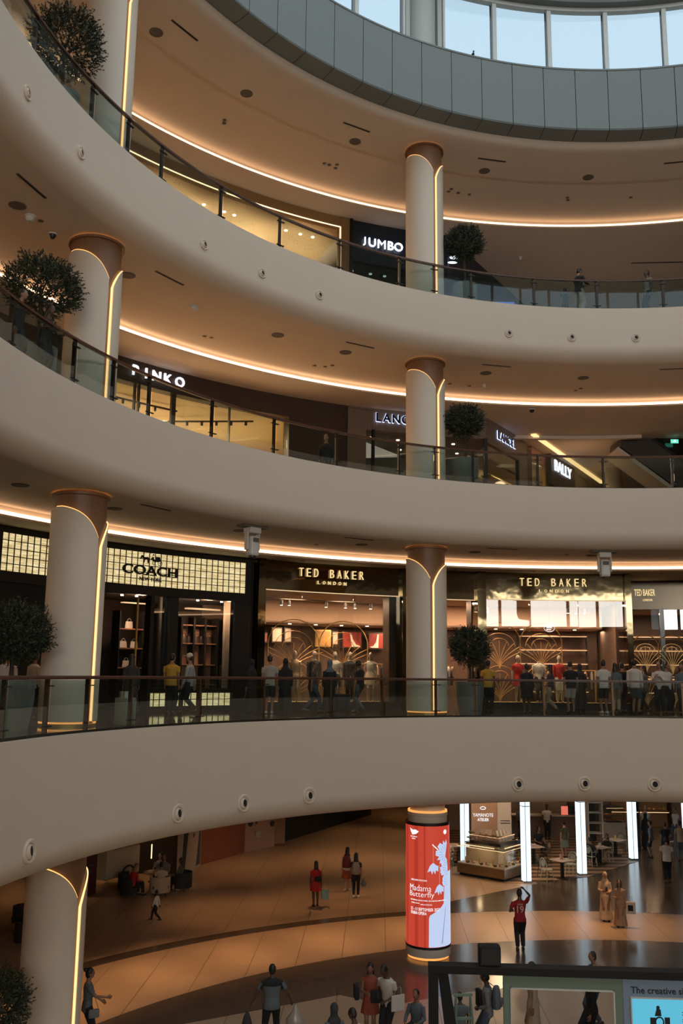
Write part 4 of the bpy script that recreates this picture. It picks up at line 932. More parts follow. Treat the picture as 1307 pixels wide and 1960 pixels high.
build('capital', MB().cyl((0, 0, 4.0), .46, .12, 32), SHELL, t, True); build('wall_fitting', MB().tube([(-.1, -.42, 2.95), (.1, -.5, 2.85), (.45, -.45, 2.87), (.5, -.4, 2.95)], .035, 6), STEEL, t, True)
es = thing('escalator', 'dark panelled escalator descending at the right edge of the middle gallery', 'escalator', (13.5, 38.0, Z2))
build('side_panel', MB().prism([(12.05, 18.53), (16.5, 18.53), (16.5, 15.2), (15.9, 15.2), (12.0, 18.15)], 38.0, 39.6), mat('escalator_panel', (.05, .04, .034), .3, noise=(.035, .028, .024), nscale=2), es, False, False)
build('soffit', MB().prism([(11.9, 18.15), (15.8, 15.2), (15.55, 15.2), (11.8, 18.02)], 38.0, 39.6), CEIL, es, False, False)
build('glass_side', MB().prism([(13.5, 18.53), (16.4, 18.53), (16.4, 16.7), (15.4, 17.0)], 37.93, 37.96), glassmat('teal_glass', (.25, .36, .38), 0, 2.5), es, False, False)
build('handrail', MB().tube([(13.4, 37.95, 18.5), (15.4, 37.95, 16.95), (16.4, 37.95, 16.6)], .04, 6), BLACK, es, True, False)
t = thing('exit_sign', 'small green lit exit sign above the escalator', 'sign', (14.2, 37.6, 18.25)); build('panel', MB().box((0, 0, .06), (.32, .04, .16)), emis('exit_green', (.12, .7, .5), 1.3), t); build('running_figure', MB().prism([(-.10, .02), (-.04, .02), (-.01, .06), (.02, .02), (.06, .03), (.03, .08), (.05, .12), (0, .13), (-.05, .10), (-.03, .07)], -.03, -.02), SWHITE, t)
# ------------------------------------------------------------------ topmost gallery shops
GOLDW = mat('gold_wall', (.34, .20, .085), .5, noise=(.26, .15, .06), nscale=2)
struct('wall_back', MB().arc(27.5, 27.7, 113.2, 150, Z3, 26.3, 1.5), mat('cream_back', (.62, .46, .28), .7)); struct('ceiling', MB().arc(21.92, 27.5, 113.2, 150, 25.94, 26.04, 1.5), mat('perforated_cream', (.62, .45, .26), .7))
def perf(m):
    N, L = nodes(m); b = N['Principled BSDF']; tc = N.new('ShaderNodeTexCoord'); v = N.new('ShaderNodeTexVoronoi'); v.inputs['Scale'].default_value = 7.0; v.distance = 'MANHATTAN'
    r = N.new('ShaderNodeValToRGB'); r.color_ramp.elements[0].color = (.20, .12, .06, 1); r.color_ramp.elements[1].color = (.62, .45, .26, 1); r.color_ramp.elements[0].position = .16; r.color_ramp.elements[1].position = .24
    L.new(tc.outputs['Object'], v.inputs['Vector']); L.new(v.outputs['Distance'], r.inputs[0]); L.new(r.outputs[0], b.inputs['Base Color'])
perf(MATS['perforated_cream'])
gs = thing('shopfront', 'gold framed shopfront outlined in tiny lights on the topmost gallery', 'shopfront', pol(21.6, 128, Z3))
build('fascia_panel', MB().arc(21.6, 21.9, 113.1, 152, 25.92, 26.33, 1), GOLDW, gs, False, False)
build('light_strip', MB().arc(21.58, 21.62, 113.9, 150, 25.90, 25.93, 1), glow('dotted_lights', (1, .75, .42), 2.2), gs, False, False)
build('light_strip', radial(21.58, 21.62, 113.95, Z3, 25.92, .035), glow('dotted_lights', (1, .75, .42), 2.2), gs, False, False)
build('pillar', MB().arc(21.55, 22, 112.9, 113.85, Z3, 26.33, 1), GOLDW, gs, False, False)
build('perforated_wall', MB().arc(27.0, 27.1, 113.5, 131, Z3, 25.93, 1.5), MATS['perforated_cream'], gs, False, False)
build('wall_panel', MB().arc(27.0, 27.1, 131, 152, Z3, 25.93, 1.5), WARMW, gs, False, False)
for t in (143, 134, 125, 117): area('shop_panel', pol(25.2, t, 25.85), .9, 70, (1, .74, .46))
struct('wall_left', MB().arc(21.6, 21.9, 152, 190, Z3, 26.33, 2), WARMW)
first_then_dup(mk_dl, [(22.9, t, 25.94) for t in (136.2, 134.4, 132.9, 131.1, 129.6, 127.6, 125.4, 124.3, 118.6, 117.0, 115.6)], 'recessed lights in the gold framed shop', lambda i: 'bright recessed light inside the gold framed shop')
NAVY = mat('navy_wall', (.016, .026, .045), .35, noise=(.012, .018, .032), nscale=2)
jb = thing('shopfront', 'dark navy shopfront with white rounded lettering on the topmost gallery', 'shopfront', pol(21.6, 107, Z3))
build('fascia_panel', MB().arc(21.6, 21.9, 101.4, 112.8, 24.6, 26.33, 1), NAVY, jb, False, False)
build('trim', radial(21.5, 21.7, 112.75, Z3, 26.33, .12), STEEL, jb, False, False)
build('window_pane', pane(21.7, 107.2, 112.6, Z3, 24.6), glassmat('dark_shop_glass', (.35, .42, .46), 0, 2.0), jb, False, False); build('window_pane', pane(21.7, 101.5, 107.2, Z3, 24.6), glassmat('dark_shop_glass', (.35, .42, .46), 0, 2.0), jb, False, False)
BLUEW = emis('cool_white_lettering', (.80, .88, 1.0), 1.9)
for ch, th in zip('JUMBO', (111.25, 110.35, 109.25, 108.2, 107.3)): sign(jb, ch, 21.5, th, 25.47, .36, BLUEW, None, .06, .012)
build('emblem', MB().ell(pol(21.5, 100.9, 25.34), (.20, .05, .09), 14, 8).ell(pol(21.5, 101.1, 25.10), (.20, .05, .05), 14, 8), BLUEW, jb, True, False)
a0, a1 = Vector((4.24, 35.0, 0)), Vector((9.6, 43.2, 0)); dd_ = (a1-a0); aa = atan2(dd_.y, dd_.x)
o = MB().join(MB().box((dd_.length/2, .1, 2.86), (dd_.length, .2, 5.72)), Matrix.Translation((a0.x, a0.y, Z3)) @ Matrix.Rotation(aa, 4, 'Z')); build('side_wall', o, NAVY, jb, False, False)
struct('wall_back', MB().arc(26.5, 26.7, 99, 112.9, Z3, 26.3, 2), mat('dim_navy', (.03, .04, .055), .6)); struct('ceiling', MB().arc(22, 26.5, 100, 112.9, 24.62, 24.7, 2), mat('dim_navy', (.03, .04, .055), .6))
first_then_dup(mk_dl, [(22.5, t, 24.62) for t in (111.6, 107.9, 109.5, 103.6, 102.4)], 'recessed lights in the navy shop', lambda i: 'cold bright recessed light inside the navy shop')
for t in (146, 139, 132, 125, 118): spot('shop_ceiling_fill', pol(25, t, 21.2), 1500, (1, .72, .46), 72, .6, (pi, 0, 0))  # unseen spots facing up, added to brighten the gold shop's ceiling
for t in (98, 90, 82): spot('soffit_fill', pol(26, t, 26.2), 260, (1, .80, .64), 130, .8)  # unseen spots, added so floor bounce lifts the deep soffit
for t in (109, 104): area('shop_panel', pol(24, t, 24.5), .8, 30, (.5, .75, 1.0))
t = thing('display_screen', 'glowing blue screen beside the topmost balustrade right of the middle column', 'screen', (6.0, 33.9, Z3)); build('panel', MB().rbox((0, 0, 2.05), (1.5, .08, .55), .02), emis('blue_screen', (.06, .16, .6), 1.0), t); build('stand', MB().box((0, .06, 1.0), (.2, .1, 2.0)), BLACK, t)
t = thing('sign_letters', 'white glowing block letters low behind the topmost balustrade at the right', 'sign', pol(22, 83.5, Z3))
for i, ch in enumerate('EEI'): build('letter', MB().join(text(ch, .30, .80, .08, .03), Matrix.Translation((-.55+.52*i, 0, 1.3))), WLIT, t)
t.rotation_euler = (0, 0, radians(-5)); build('stand', MB().box((0, .1, .46), (1.6, .1, .92)), BLACK, t)
struct('wall_right', MB().arc(38, 38.3, 45, 90, Z3, 26.3, 3), WALL); struct('wall_right', MB().arc(38, 38.3, 45, 95, Z2, 18.5, 3), WALL)
for R, z, col, pw in ((18.4, 18.7, (1, .50, .22), 125), (18.6, 26.2, (1, .54, .26), 100)):
    for t in range(75, 176, 9): spot('soffit_fill', pol(R, t+3, z), pw, col, 120, .8)  # unseen downlights, added so their floor bounce warms the soffits
for t in range(75, 176, 9): spot('soffit_fill', pol(18.4, t+3, 12.3), 75, (1, .54, .26), 110, .8)  # same added bounce light for the lowest gallery
# ------------------------------------------------------------------ people
def ik(a, b_, l1, l2, pole):
    d = b_-a; L_ = min(d.length, (l1+l2)*.995); u = d.normalized(); b2 = a+u*L_
    x = (l1*l1-l2*l2+L_*L_)/(2*L_); h = sqrt(max(0, l1*l1-x*x)); pl = (pole-u*pole.dot(u)).normalized()
    return a+u*x+pl*h, b2
def lerp_pts(a, b_, n): return [a.lerp(b_, i/n) for i in range(n)]
SKIN = {'light': mat('skin_light', (.46, .27, .18), .55), 'tan': mat('skin_tan', (.26, .135, .08), .55), 'dark': mat('skin_dark', (.085, .042, .026), .55), 'doll': mat('mannequin_gloss', (.42, .36, .30), .3), 'gold': mat('mannequin_gold', (.55, .38, .2), .25, .6)}
HAIRM = mat('dark_hair', (.012, .009, .007), .5); SHOEB = mat('dark_shoe', (.02, .018, .016), .5); SHOEW = mat('white_shoe', (.6, .58, .55), .6)
def cloth(name, c, n=None, ns=20): return mat('cloth_'+name, c, .85, noise=n, nscale=ns)
CL = dict(black=cloth('black', (.012, .012, .013)), charcoal=cloth('charcoal', (.035, .035, .037)), grey=cloth('grey', (.15, .15, .15)), white=cloth('white', (.55, .50, .44)), cream=cloth('cream', (.58, .46, .33), (.45, .33, .22), 9), red=cloth('red', (.42, .02, .018)), crimson=cloth('crimson', (.30, .012, .018)), orange=cloth('rust', (.28, .06, .03)), yellow=cloth('yellow', (.42, .25, .03)), denim=cloth('denim', (.055, .075, .11)), navy=cloth('navy', (.015, .02, .035)), beige=cloth('beige', (.38, .28, .19)), blue=cloth('blue', (.05, .10, .24)), slate=cloth('slate', (.10, .12, .13)), plaid=cloth('plaid', (.05, .055, .07), (.5, .5, .48), 60), pattern=cloth('pattern', (.5, .46, .38), (.12, .12, .10), 45), floral=cloth('floral', (.52, .38, .25), (.20, .09, .05), 24), olive=cloth('olive', (.09, .09, .05)), wine=cloth('wine', (.15, .02, .02)), sage=cloth('sage', (.20, .23, .19)))
def person(label, x, y, z=0, face=0, h=1.72, skin='tan', top='white', sleeve='short', bottom='trousers', bcol='black', hair='short', hands=None, stride=0.0, sit=0.0, lean=0.0, shoes='dark', topcut='shirt', head=0, group=None, female=False, name='person', cat='person', hairm=None, scarf=None, spread_=0.0, nod=0.0, bulk=1.0):
    """local axes: x to the body's right, y forwards; face = heading in degrees, 0 looks along +y"""
    s = h/1.75; hipz = (.93 if not sit else sit)*1.0
    if stride: hipz -= .032*min(1, abs(stride)/.3)
    hip = Vector((0, 0, hipz)); LM = Matrix.Translation(hip) @ Matrix.Rotation(radians(-lean), 4, 'X')
    sw = (.165 if female else .19)*bulk
    U = lambda p: LM @ Vector(p)                      # upper body, origin at the hips
    def tor(dz, rx, ry, yo=0.0): return (dz, rx*bulk, ry*bulk, yo)
    T = [tor(-.10, .125, .095, -.01), tor(-.03, .165, .115, -.015), tor(.06, .160 if female else .15, .108, -.01), tor(.15, .125 if female else .142, .092, 0), tor(.28, .145 if female else .165, .105, .005), tor(.40, .150 if female else .185, .108, .0), tor(.47, .150 if female else .175, .085, -.01), tor(.515, .095, .065, -.015), tor(.545, .058, .056, -.01), tor(.60, .052, .054, .0)]
    def lofted(rows, off=0.0, n=18):
        m = MB(); V = []; F = []
        for dz, rx, ry, yo in rows: V += [U(((rx+off)*cos(2*pi*k/n), yo+(ry+off)*sin(2*pi*k/n), dz)) for k in range(n)]
        for i in range(len(rows)-1):
            for k in range(n): F.append((i*n+k, i*n+(k+1) % n, (i+1)*n+(k+1) % n, (i+1)*n+k))
        F += [tuple(range(n-1, -1, -1)), tuple((len(rows)-1)*n+k for k in range(n))]
        return m.add(V, F)
    # legs
    legs = []
    for sgn in (1, -1):
        hp = Vector((.092*sgn, 0, hipz-.03)); fy = stride*sgn*.5
        if sit: ft = Vector((.11*sgn, .42+.05*sgn, .085)); pole = Vector((0, 1, .6))
        else: ft = Vector(((.085+spread_)*sgn, fy, .085+(.05 if fy*1 < -.08 else 0))); pole = Vector((0, 1, 0))
        kn, an = ik(hp, ft, .435, .425, pole); legs.append((hp, kn, an, sgn, fy))
    # arms
    arms = []; hands = hands or {}
    for sgn in (1, -1):
        sh_ = U((sw*sgn, -.01, .455)); tgt = hands.get('R' if sgn > 0 else 'L')
        if tgt is None: tgt = (.25*sgn, .04-stride*.35*sgn, .60+(hipz-.93 if sit else 0)) if not sit else (.17*sgn, .30, hipz+.14)
        w_ = Vector(tgt); pole = Vector((.5*sgn, -.8, -.35)); el, wr = ik(sh_, w_, .285, .255, pole); arms.append((sh_, el, wr, sgn))
    HM = LM @ Matrix.Translation((0, .015, .60)) @ Matrix.Rotation(radians(head), 4, 'Z') @ Matrix.Rotation(radians(-nod), 4, 'X')
    Hp = lambda p: HM @ Vector(p)
    body = MB(); body.join(lofted(T))
    for hp, kn, an, sgn, fy in legs:
        body.tube([hp+Vector((0, 0, .03)), hp.lerp(kn, .3), hp.lerp(kn, .7), kn, kn.lerp(an, .3), kn.lerp(an, .7), an], [.090, .086, .066, .055, .056, .042, .037], 10)
        body.tube([an+Vector((0, -.05, -.045)), an+Vector((.0, .03, -.03)), an+Vector((.01*sgn, .15, -.055))], [.034, .042, .030], 8, ry=[.030, .036, .018])
    if hair != 'headless':
        hd = MB(); hd.ell((0, .012, .125), (.074, .094, .112), 16, 12); hd.ell((0, .035, .060), (.052, .062, .058), 12, 8)
        hd.tube([(0, .098, .135), (0, .116, .098), (0, .100, .090)], [.010, .015, .008], 6)
        for sg in (1, -1): hd.ell((.074*sg, .0, .108), (.012, .020, .030), 8, 6); hd.ell((.030*sg, .088, .138), (.016, .012, .008), 8, 5)
        hd.ell((0, .094, .062), (.022, .010, .007), 8, 5)
        body.join(xf(hd, Hp)); body.tube([U((0, -.01, .50)), Hp((0, -.005, .06))], [.056, .052], 10)
    for sh_, el, wr, sgn in arms:
        body.tube([sh_, sh_.lerp(el, .35), sh_.lerp(el, .8), el, el.lerp(wr, .3), el.lerp(wr, .75), wr], [.052, .046, .039, .036, .037, .028, .024], 9)
    fine = MB()
    for sh_, el, wr, sgn in arms:
        f = (wr-el).normalized(); inw = Vector((-sgn, 0, 0)); inw = (inw-f*inw.dot(f)); inw = inw.normalized() if inw.length > .1 else Vector((0, 0, 1)); fw = f.cross(inw)*sgn
        pc = wr+f*.055; body.tube([wr-f*.01, wr+f*.02, pc+f*.005, wr+f*.092], [.024, .034, .041, .038], 8, ry=[.020, .018, .016, .012], up=tuple(inw))
        for k in range(4):
            b0 = wr+f*(.085)+fw*(.028-.0185*k); l = (.072, .082, .076, .058)[k]
            c1 = b0+f*l*.45+inw*l*.12; c2 = c1+f*l*.28+inw*l*.28; c3 = c2+f*l*.10+inw*l*.26
            fine.tube([b0-f*.015, b0, c1, c2, c3], [.0085, .0088, .0082, .0075, .006], 6)
        b0 = wr+f*.030+fw*.030; fine.tube([b0-fw*.014, b0+f*.022+fw*.016+inw*.008, b0+f*.052+fw*.020+inw*.020, b0+f*.072+fw*.012+inw*.03], [.012, .0115, .010, .007], 6)
    body = evalmesh(body, [('REMESH', dict(mode='VOXEL', voxel_size=.0135)), ('SMOOTH', dict(factor=.5, iterations=3))]).join(fine)
    rt = build(name, body, SKIN[skin], None, True, split=60); rt.location = (x, y, z); rt.rotation_euler = (0, 0, radians(face)); rt.scale = (s, s, s); tag(rt, label, cat, group)
    # clothes
    def garment(nm, mb, m, vox=.016): return build(nm, evalmesh(mb, [('REMESH', dict(mode='VOXEL', voxel_size=vox)), ('SMOOTH', dict(factor=.5, iterations=2))]), m, rt, True, split=60)
    if top:
        low = {'shirt': -.10, 'tucked': .02, 'long': -.24}.get(topcut, -.10)
        rows = [tor(low, .165, .118, -.01)]+[r for r in T[1:8] if r[0] > low+.03]; g = lofted(rows, .014)
        if topcut == 'long': g = lofted([tor(-.26, .185, .13, 0)]+rows[1:], .014)
        for sh_, el, wr, sgn in arms:
            e = {'short': sh_.lerp(el, .62), 'long': None, 'none': sh_.lerp(el, .12)}[sleeve]
            if e is None: g.tube([sh_, sh_.lerp(el, .5), el, el.lerp(wr, .5), el.lerp(wr, .95)], [.064, .058, .050, .045, .040], 9)
            else: g.tube([sh_, sh_.lerp(e, .5), e], [.064, .062, .060], 9)
        garment('dress_top' if bottom == 'dress' else 'shirt', g, CL[top])
    if bottom in ('trousers', 'shorts', 'leggings'):
        g = lofted([tor(-.12, .14, .10, -.01), tor(-.03, .165, .115, -.015), tor(.06, .155, .105, -.01)], .010); off = .008 if bottom == 'leggings' else .020
        for hp, kn, an, sgn, fy in legs:
            if bottom == 'shorts': g.tube([hp+Vector((0, 0, .03)), hp.lerp(kn, .4), hp.lerp(kn, .92)], [.100, .102, .092], 10)
            else: g.tube([hp+Vector((0, 0, .03)), hp.lerp(kn, .3), hp.lerp(kn, .7), kn, kn.lerp(an, .4), kn.lerp(an, .93)], [.092+off*.5, .088+off, .070+off, .060+off, .055+off, .042+off], 10)
        garment('shorts' if bottom == 'shorts' else 'trousers', g, CL[bcol])
    if bottom in ('skirt', 'dress', 'abaya'):
        hem = {'skirt': .52, 'dress': .60, 'abaya': .07}[bottom]
        if sit:
            g = MB()
            for hp, kn, an, sgn, fy in legs: g.tube([hp, kn, kn.lerp(an, .5 if bottom != 'abaya' else .9)], [.11, .09, .08], 9)
        else:
            n = 26; V = []; F = []; rows = [(hipz+.10, .145, .10), (hipz-.02, .185, .135), ((hipz+hem)/2, .215, .165), (hem, .24 if bottom != 'abaya' else .27, .19 if bottom != 'abaya' else .22+abs(stride)*.2)]
            for j, (zz, rx, ry) in enumerate(rows): V += [(rx*(1+.05*(j > 1)*sin(9*2*pi*k/n))*cos(2*pi*k/n), (ry*(1+.05*(j > 1)*sin(9*2*pi*k/n)))*sin(2*pi*k/n), zz) for k in range(n)]
            for i in range(3):
                for k in range(n): F.append((i*n+k, i*n+(k+1) % n, (i+1)*n+(k+1) % n, (i+1)*n+k))
            F += [tuple(range(n-1, -1, -1)), tuple(3*n+k for k in range(n))]; g = MB().add(V, F)
        garment('robe' if bottom == 'abaya' else 'skirt', g, CL[bcol])
    if shoes:
        for hp, kn, an, sgn, fy in legs:
            g = MB().tube([an+Vector((0, -.075, -.045)), an+Vector((0, -.03, -.035)), an+Vector((0, .06, -.045)), an+Vector((.008*sgn, .16, -.055)), an+Vector((.008*sgn, .19, -.062))], [.034, .044, .047, .042, .022], 9, ry=[.034, .045, .036, .026, .014])
            build('shoe', g, SHOEB if shoes == 'dark' else SHOEW, rt, True)
    hm = hairm or HAIRM
    if hair not in ('none', 'headless'):
        g = MB()
        if hair in ('short', 'cap'):
            g.ell((0, -.008, .146), (.083, .096, .100), 14, 10)
            g.ell((0, -.030, .10), (.078, .072, .085), 12, 8)
        elif hair in ('long', 'bun', 'tail'):
            g.ell((0, -.010, .148), (.086, .098, .102), 14, 10); g.ell((0, -.034, .10), (.083, .075, .10), 12, 8)
            if hair == 'long': g.loft([(0, -.075, -.22, .07, .025), (0, -.075, -.10, .095, .038), (0, -.06, .02, .092, .055), (0, -.035, .10, .085, .07)], 12)
            elif hair == 'bun': g.ell((0, -.11, .20), (.05, .05, .05))
            else: g.tube([(0, -.09, .15), (0, -.13, .05), (0, -.11, -.12)], [.03, .032, .012], 8)
        elif hair == 'hijab':
            g.ell((0, -.012, .130), (.093, .104, .125), 14, 10); g.loft([(0, -.02, -.17, .17, .12), (0, -.02, -.10, .15, .11), (0, -.01, -.02, .085, .085), (0, -.005, .06, .082, .085)], 14)
        b = xf(evalmesh(g, [('REMESH', dict(mode='VOXEL', voxel_size=.012))]), Hp)
        build('headscarf' if hair == 'hijab' else 'hair', b, CL[scarf] if scarf else hm, rt, True, split=60)
        if hair == 'cap': build('cap', xf(MB().ell((0, .0, .165), (.090, .102, .092), 14, 8).prism([(-.06, .17), (.06, .17), (.05, .18), (-.05, .18)], .08, .17), Hp), CL['white' if scarf is None else scarf], rt, True)
    return rt
def item(name, label, cat, mb, m, loc, rz=0, smooth=True, parts=()):
    if not parts: return_o = build(name, mb, m, None, smooth); return_o.location = loc; return_o.rotation_euler = (0, 0, rz); return tag(return_o, label, cat)
    t = thing(name, label, cat, loc, rz); build('body', mb, m, t, smooth)
    for n_, mb_, m_ in parts: build(n_, mb_, m_, t, smooth)
    return t
def backpack(label, x, y, z, face, m, s=1.0):
    b = MB().loft([(0, 0, 0, .15*s, .09*s), (0, 0, .12*s, .165*s, .10*s), (0, 0, .32*s, .155*s, .09*s), (0, 0, .43*s, .10*s, .06*s)], 12); M = []
    for sg in (-1, 1): M.append(('strap', MB().tube([(.09*s*sg, .06*s, .40*s), (.10*s*sg, .17*s, .46*s), (.11*s*sg, .28*s, .30*s), (.12*s*sg, .12*s, .06*s)], [.018]*4, 6, ry=[.006]*4), m))
    M.append(('pocket', MB().rbox((0, -.10*s, .12*s), (.2*s, .06*s, .16*s), .03), m))
    return item('backpack', label, 'backpack', b, m, (x, y, z), radians(face), True, M)
def carrier(label, x, y, z, face, m, w_=.26, h_=.32, d_=.10, motif=None):
    P = [('handle', MB().tube([(-w_*.25, 0, h_), (-w_*.2, 0, h_+.16), (w_*.2, 0, h_+.16), (w_*.25, 0, h_)], .006, 5), m)]
    if motif: P.append(('motif', MB().box((0, -d_/2-.003, h_*.5), (w_*.5, .006, h_*.5)), motif))
    return item('carrier_bag', label, 'bag', MB().loft([(0, 0, 0, w_*.62, d_*.6), (0, 0, h_*.5, w_*.60, d_*.55), (0, 0, h_, w_*.56, d_*.4)], 4) if False else MB().rbox((0, 0, h_/2), (w_, d_, h_), .012), m, (x, y, z), radians(face), False, P)
# ---- ground floor walkers
A = 180/pi
person('woman in a red dress seen from behind walking away on the lit floor', -.78, 35.09, 0, 8, 1.58, 'dark', 'red', 'short', 'dress', 'red', 'long', stride=.12, female=True)
item('shoulder_bag', 'small black shoulder bag on the back of the woman in the red dress', 'bag', MB().rbox((0, 0, 0), (.24, .09, .18), .03), CL['black'], (-.70, 34.90, .98), .1, True, [('strap', MB().tube([(.1, .05, .08), (.0, .08, .30), (-.16, .14, .40)], .01, 5), CL['black'])])
carrier('pale teal carrier bag held by the woman in the red dress', -.44, 35.08, .25, 10, mat('teal_paper', (.22, .40, .36), .6), .24, .34)
person('girl in a pink skirt with a black and red backpack walking away', .39, 37.48, 0, -8, 1.66, 'light', 'white', 'short', 'skirt', 'orange', 'long', stride=.30, female=True, shoes='white')
backpack('black and red backpack on the girl in the pink skirt', .36, 37.27, .92, -8, mat('black_red_pack', (.03, .012, .012), .7, noise=(.20, .01, .01), nscale=9))
person('girl in black leggings with a patterned backpack walking away', .71, 36.41, 0, -4, 1.64, 'tan', 'black', 'short', 'leggings', 'black', 'long', stride=.22, female=True, shoes='white')
backpack('black and white patterned backpack on the girl in leggings', .70, 36.20, .90, -4, mat('patterned_pack', (.02, .02, .02), .7, noise=(.5, .45, .35), nscale=26))
item('plastic_bag', 'grey plastic bag held by the girl in black leggings', 'bag', MB().loft([(0, 0, 0, .06, .05), (0, 0, .08, .11, .08), (0, 0, .2, .08, .06), (0, 0, .30, .02, .02)], 10), CL['grey'], (1.0, 36.40, .42))
person('child in a white shirt and black trousers striding across the floor', -6.18, 32.93, 0, 80, 1.0, 'dark', 'white', 'long', 'trousers', 'black', 'short', stride=.62)
p19 = person('man in a dark red numbered jersey shading his eyes with a raised arm', 5.70, 30.0, 0, -3, 1.79, 'dark', 'crimson', 'short', 'trousers', 'black', 'short', hands={'R': (.17, .05, 1.72), 'L': (-.22, .18, 1.08)}, head=-8, stride=.06)
WT = mat('jersey_print', (.62, .45, .42), .7)
build('jersey_number', xf(text('19', .20, .20, .004, .01), lambda p: Vector((p.x, p.y-.140, p.z+1.20))), WT, p19); build('jersey_name', xf(text('HUDA', .17, .045, .004, .01), lambda p: Vector((p.x, p.y-.142, p.z+1.345))), WT, p19)
person('woman in a long cream robe and cream headscarf holding a phone', 9.37, 33.54, 0, 172, 1.62, 'tan', 'cream', 'long', 'abaya', 'cream', 'hijab', hands={'R': (.12, .26, 1.12), 'L': (-.10, .24, 1.06)}, female=True, scarf='cream', nod=15)
person('woman in a long floral dress with long dark hair walking towards the viewer', 9.66, 32.82, 0, 160, 1.53, 'tan', 'floral', 'long', 'abaya', 'floral', 'long', hands={'R': (.10, .25, 1.10)}, female=True, stride=.15)
item('phone', 'dark phone held by the woman in the cream robe', 'phone', MB().rbox((0, 0, 0), (.07, .012, .14), .004), BLACK, (9.33, 33.22, 1.12))
carrier('white carrier bag with a dark motif held by the woman in the floral dress', 9.98, 32.72, .45, -12, mat('white_paper', (.55, .48, .42), .6), .34, .38, .12, CL['black'])
person('man in a white t-shirt and black trousers seen from behind at the right', 13.68, 39.6, 0, -15, 1.82, 'tan', 'white', 'short', 'trousers', 'black', 'short', stride=.10)
person('man in a blue-grey t-shirt and dark shorts waiting at the right', 14.79, 44.86, 0, 60, 1.66, 'tan', 'slate', 'short', 'shorts', 'black', 'short')
person('person in black t-shirt and shorts seen from behind at the right', 15.35, 44.5, 0, 0, 1.66, 'tan', 'black', 'short', 'shorts', 'black', 'short', hands={'R': (.12, .1, 1.0)})
person('man in a beige t-shirt seen from behind at the far right', 15.95, 44.2, 0, -5, 1.78, 'tan', 'beige', 'short', 'trousers', 'slate', 'short')
person('man in a white shirt and jeans walking far at the right', 17.5, 49.07, 0, 120, 1.74, 'tan', 'white', 'short', 'trousers', 'denim', 'short', stride=.4, shoes='white')
person('person in white standing behind the queue at the far right', 16.1, 49.6, 0, 170, 1.7, 'light', 'white', 'short', 'trousers', 'beige', 'short')
person('taller woman in a black robe queueing behind the lit pillar', 14.75, 47.0, 0, 30, 1.75, 'tan', 'black', 'long', 'abaya', 'black', 'hijab', female=True, scarf='black')
person('shorter woman in a black robe queueing at the bakery counter', 15.4, 47.4, 0, 10, 1.66, 'tan', 'black', 'long', 'abaya', 'black', 'hijab', female=True, scarf='black')
person('woman in a striped skirt standing between the cafe tables', 10.65, 44.6, 0, 20, 1.66, 'light', 'olive', 'short', 'skirt', 'sage', 'short', female=True)
person('barista in white facing out behind the cafe counter', 10.95, 49.6, 0, 180, 1.74, 'dark', 'white', 'short', 'trousers', 'black', 'short')
person('barista in a grey shirt working at the left of the cafe counter', 9.55, 49.5, 0, 200, 1.7, 'tan', 'grey', 'short', 'trousers', 'black', 'short')
# foreground of the ground floor
pm = person('man in a grey and black polo striding with bags in both hands', -1.47, 22.45, 0, 8, 1.76, 'dark', 'slate', 'short', 'trousers', 'black', 'short', hands={'L': (-.52, .10, .78), 'R': (.46, .12, .92)}, stride=.35, spread_=.08, bulk=1.08)
build('yoke', evalmesh(MB().loft([(0, -.01, 1.29, .21, .128), (0, -.015, 1.36, .222, .125), (0, -.02, 1.42, .19, .10), (0, -.02, 1.455, .10, .08)], 16).tube([(.19, -.01, 1.37), (.27, .0, 1.22)], [.068, .066], 8).tube([(-.19, -.01, 1.37), (-.27, .0, 1.22)], [.068, .066], 8), [('REMESH', dict(mode='VOXEL', voxel_size=.016))]), CL['black'], pm, True)
item('plastic_bag', 'large clear plastic bag of parcels carried by the man in the polo', 'bag', MB().loft([(0, 0, 0, .16, .12), (0, 0, .15, .24, .18), (0, 0, .38, .21, .15), (0, 0, .55, .07, .06), (0, 0, .68, .03, .03)], 14), mat('clear_plastic', (.22, .20, .17), .25, noise=(.45, .38, .30), nscale=9), (-.92, 22.50, .20))
item('plastic_bag', 'small dark bag in the left hand of the man in the polo', 'bag', MB().loft([(0, 0, 0, .06, .05), (0, 0, .1, .12, .08), (0, 0, .28, .07, .05), (0, 0, .38, .02, .02)], 12), CL['charcoal'], (-2.02, 22.4, .38))
person('woman in a rust red dress looking down at her phone', .81, 22.93, 0, 175, 1.66, 'tan', 'orange', 'none', 'dress', 'orange', 'long', hands={'R': (.10, .22, 1.12), 'L': (-.08, .24, 1.10)}, female=True, nod=20)
item('shoulder_bag', 'black shoulder bag on the woman in the rust red dress', 'bag', MB().rbox((0, 0, 0), (.12, .30, .32), .04), CL['black'], (.48, 22.95, 1.02), .1)
item('crossbody_bag', 'black crossbody bag held in front by the woman in the rust red dress', 'bag', MB().rbox((0, 0, 0), (.26, .10, .28), .04), CL['black'], (.93, 22.62, 1.02), .1)
person('man in a white t-shirt bending over the phone beside the woman', 1.22, 22.62, 0, 140, 1.76, 'dark', 'white', 'short', 'trousers', 'black', 'short', hands={'R': (.16, .20, 1.08), 'L': (-.1, .22, 1.0)}, lean=10, nod=20)
carrier('white folder held at the hip of the man in the white t-shirt', 1.42, 22.38, .80, 25, CL['white'], .34, .34, .04)
person('person in dark jacket sitting low beside the stand', 1.86, 22.6, 0, 150, 1.62, 'tan', 'slate', 'long', 'trousers', 'black', 'short', sit=.46, female=True)
item('stool', 'low dark stool under the person in the dark jacket', 'stool', MB().cyl((0, 0, 0), .17, .36, 20), BLACKM, (1.86, 22.62, 0))
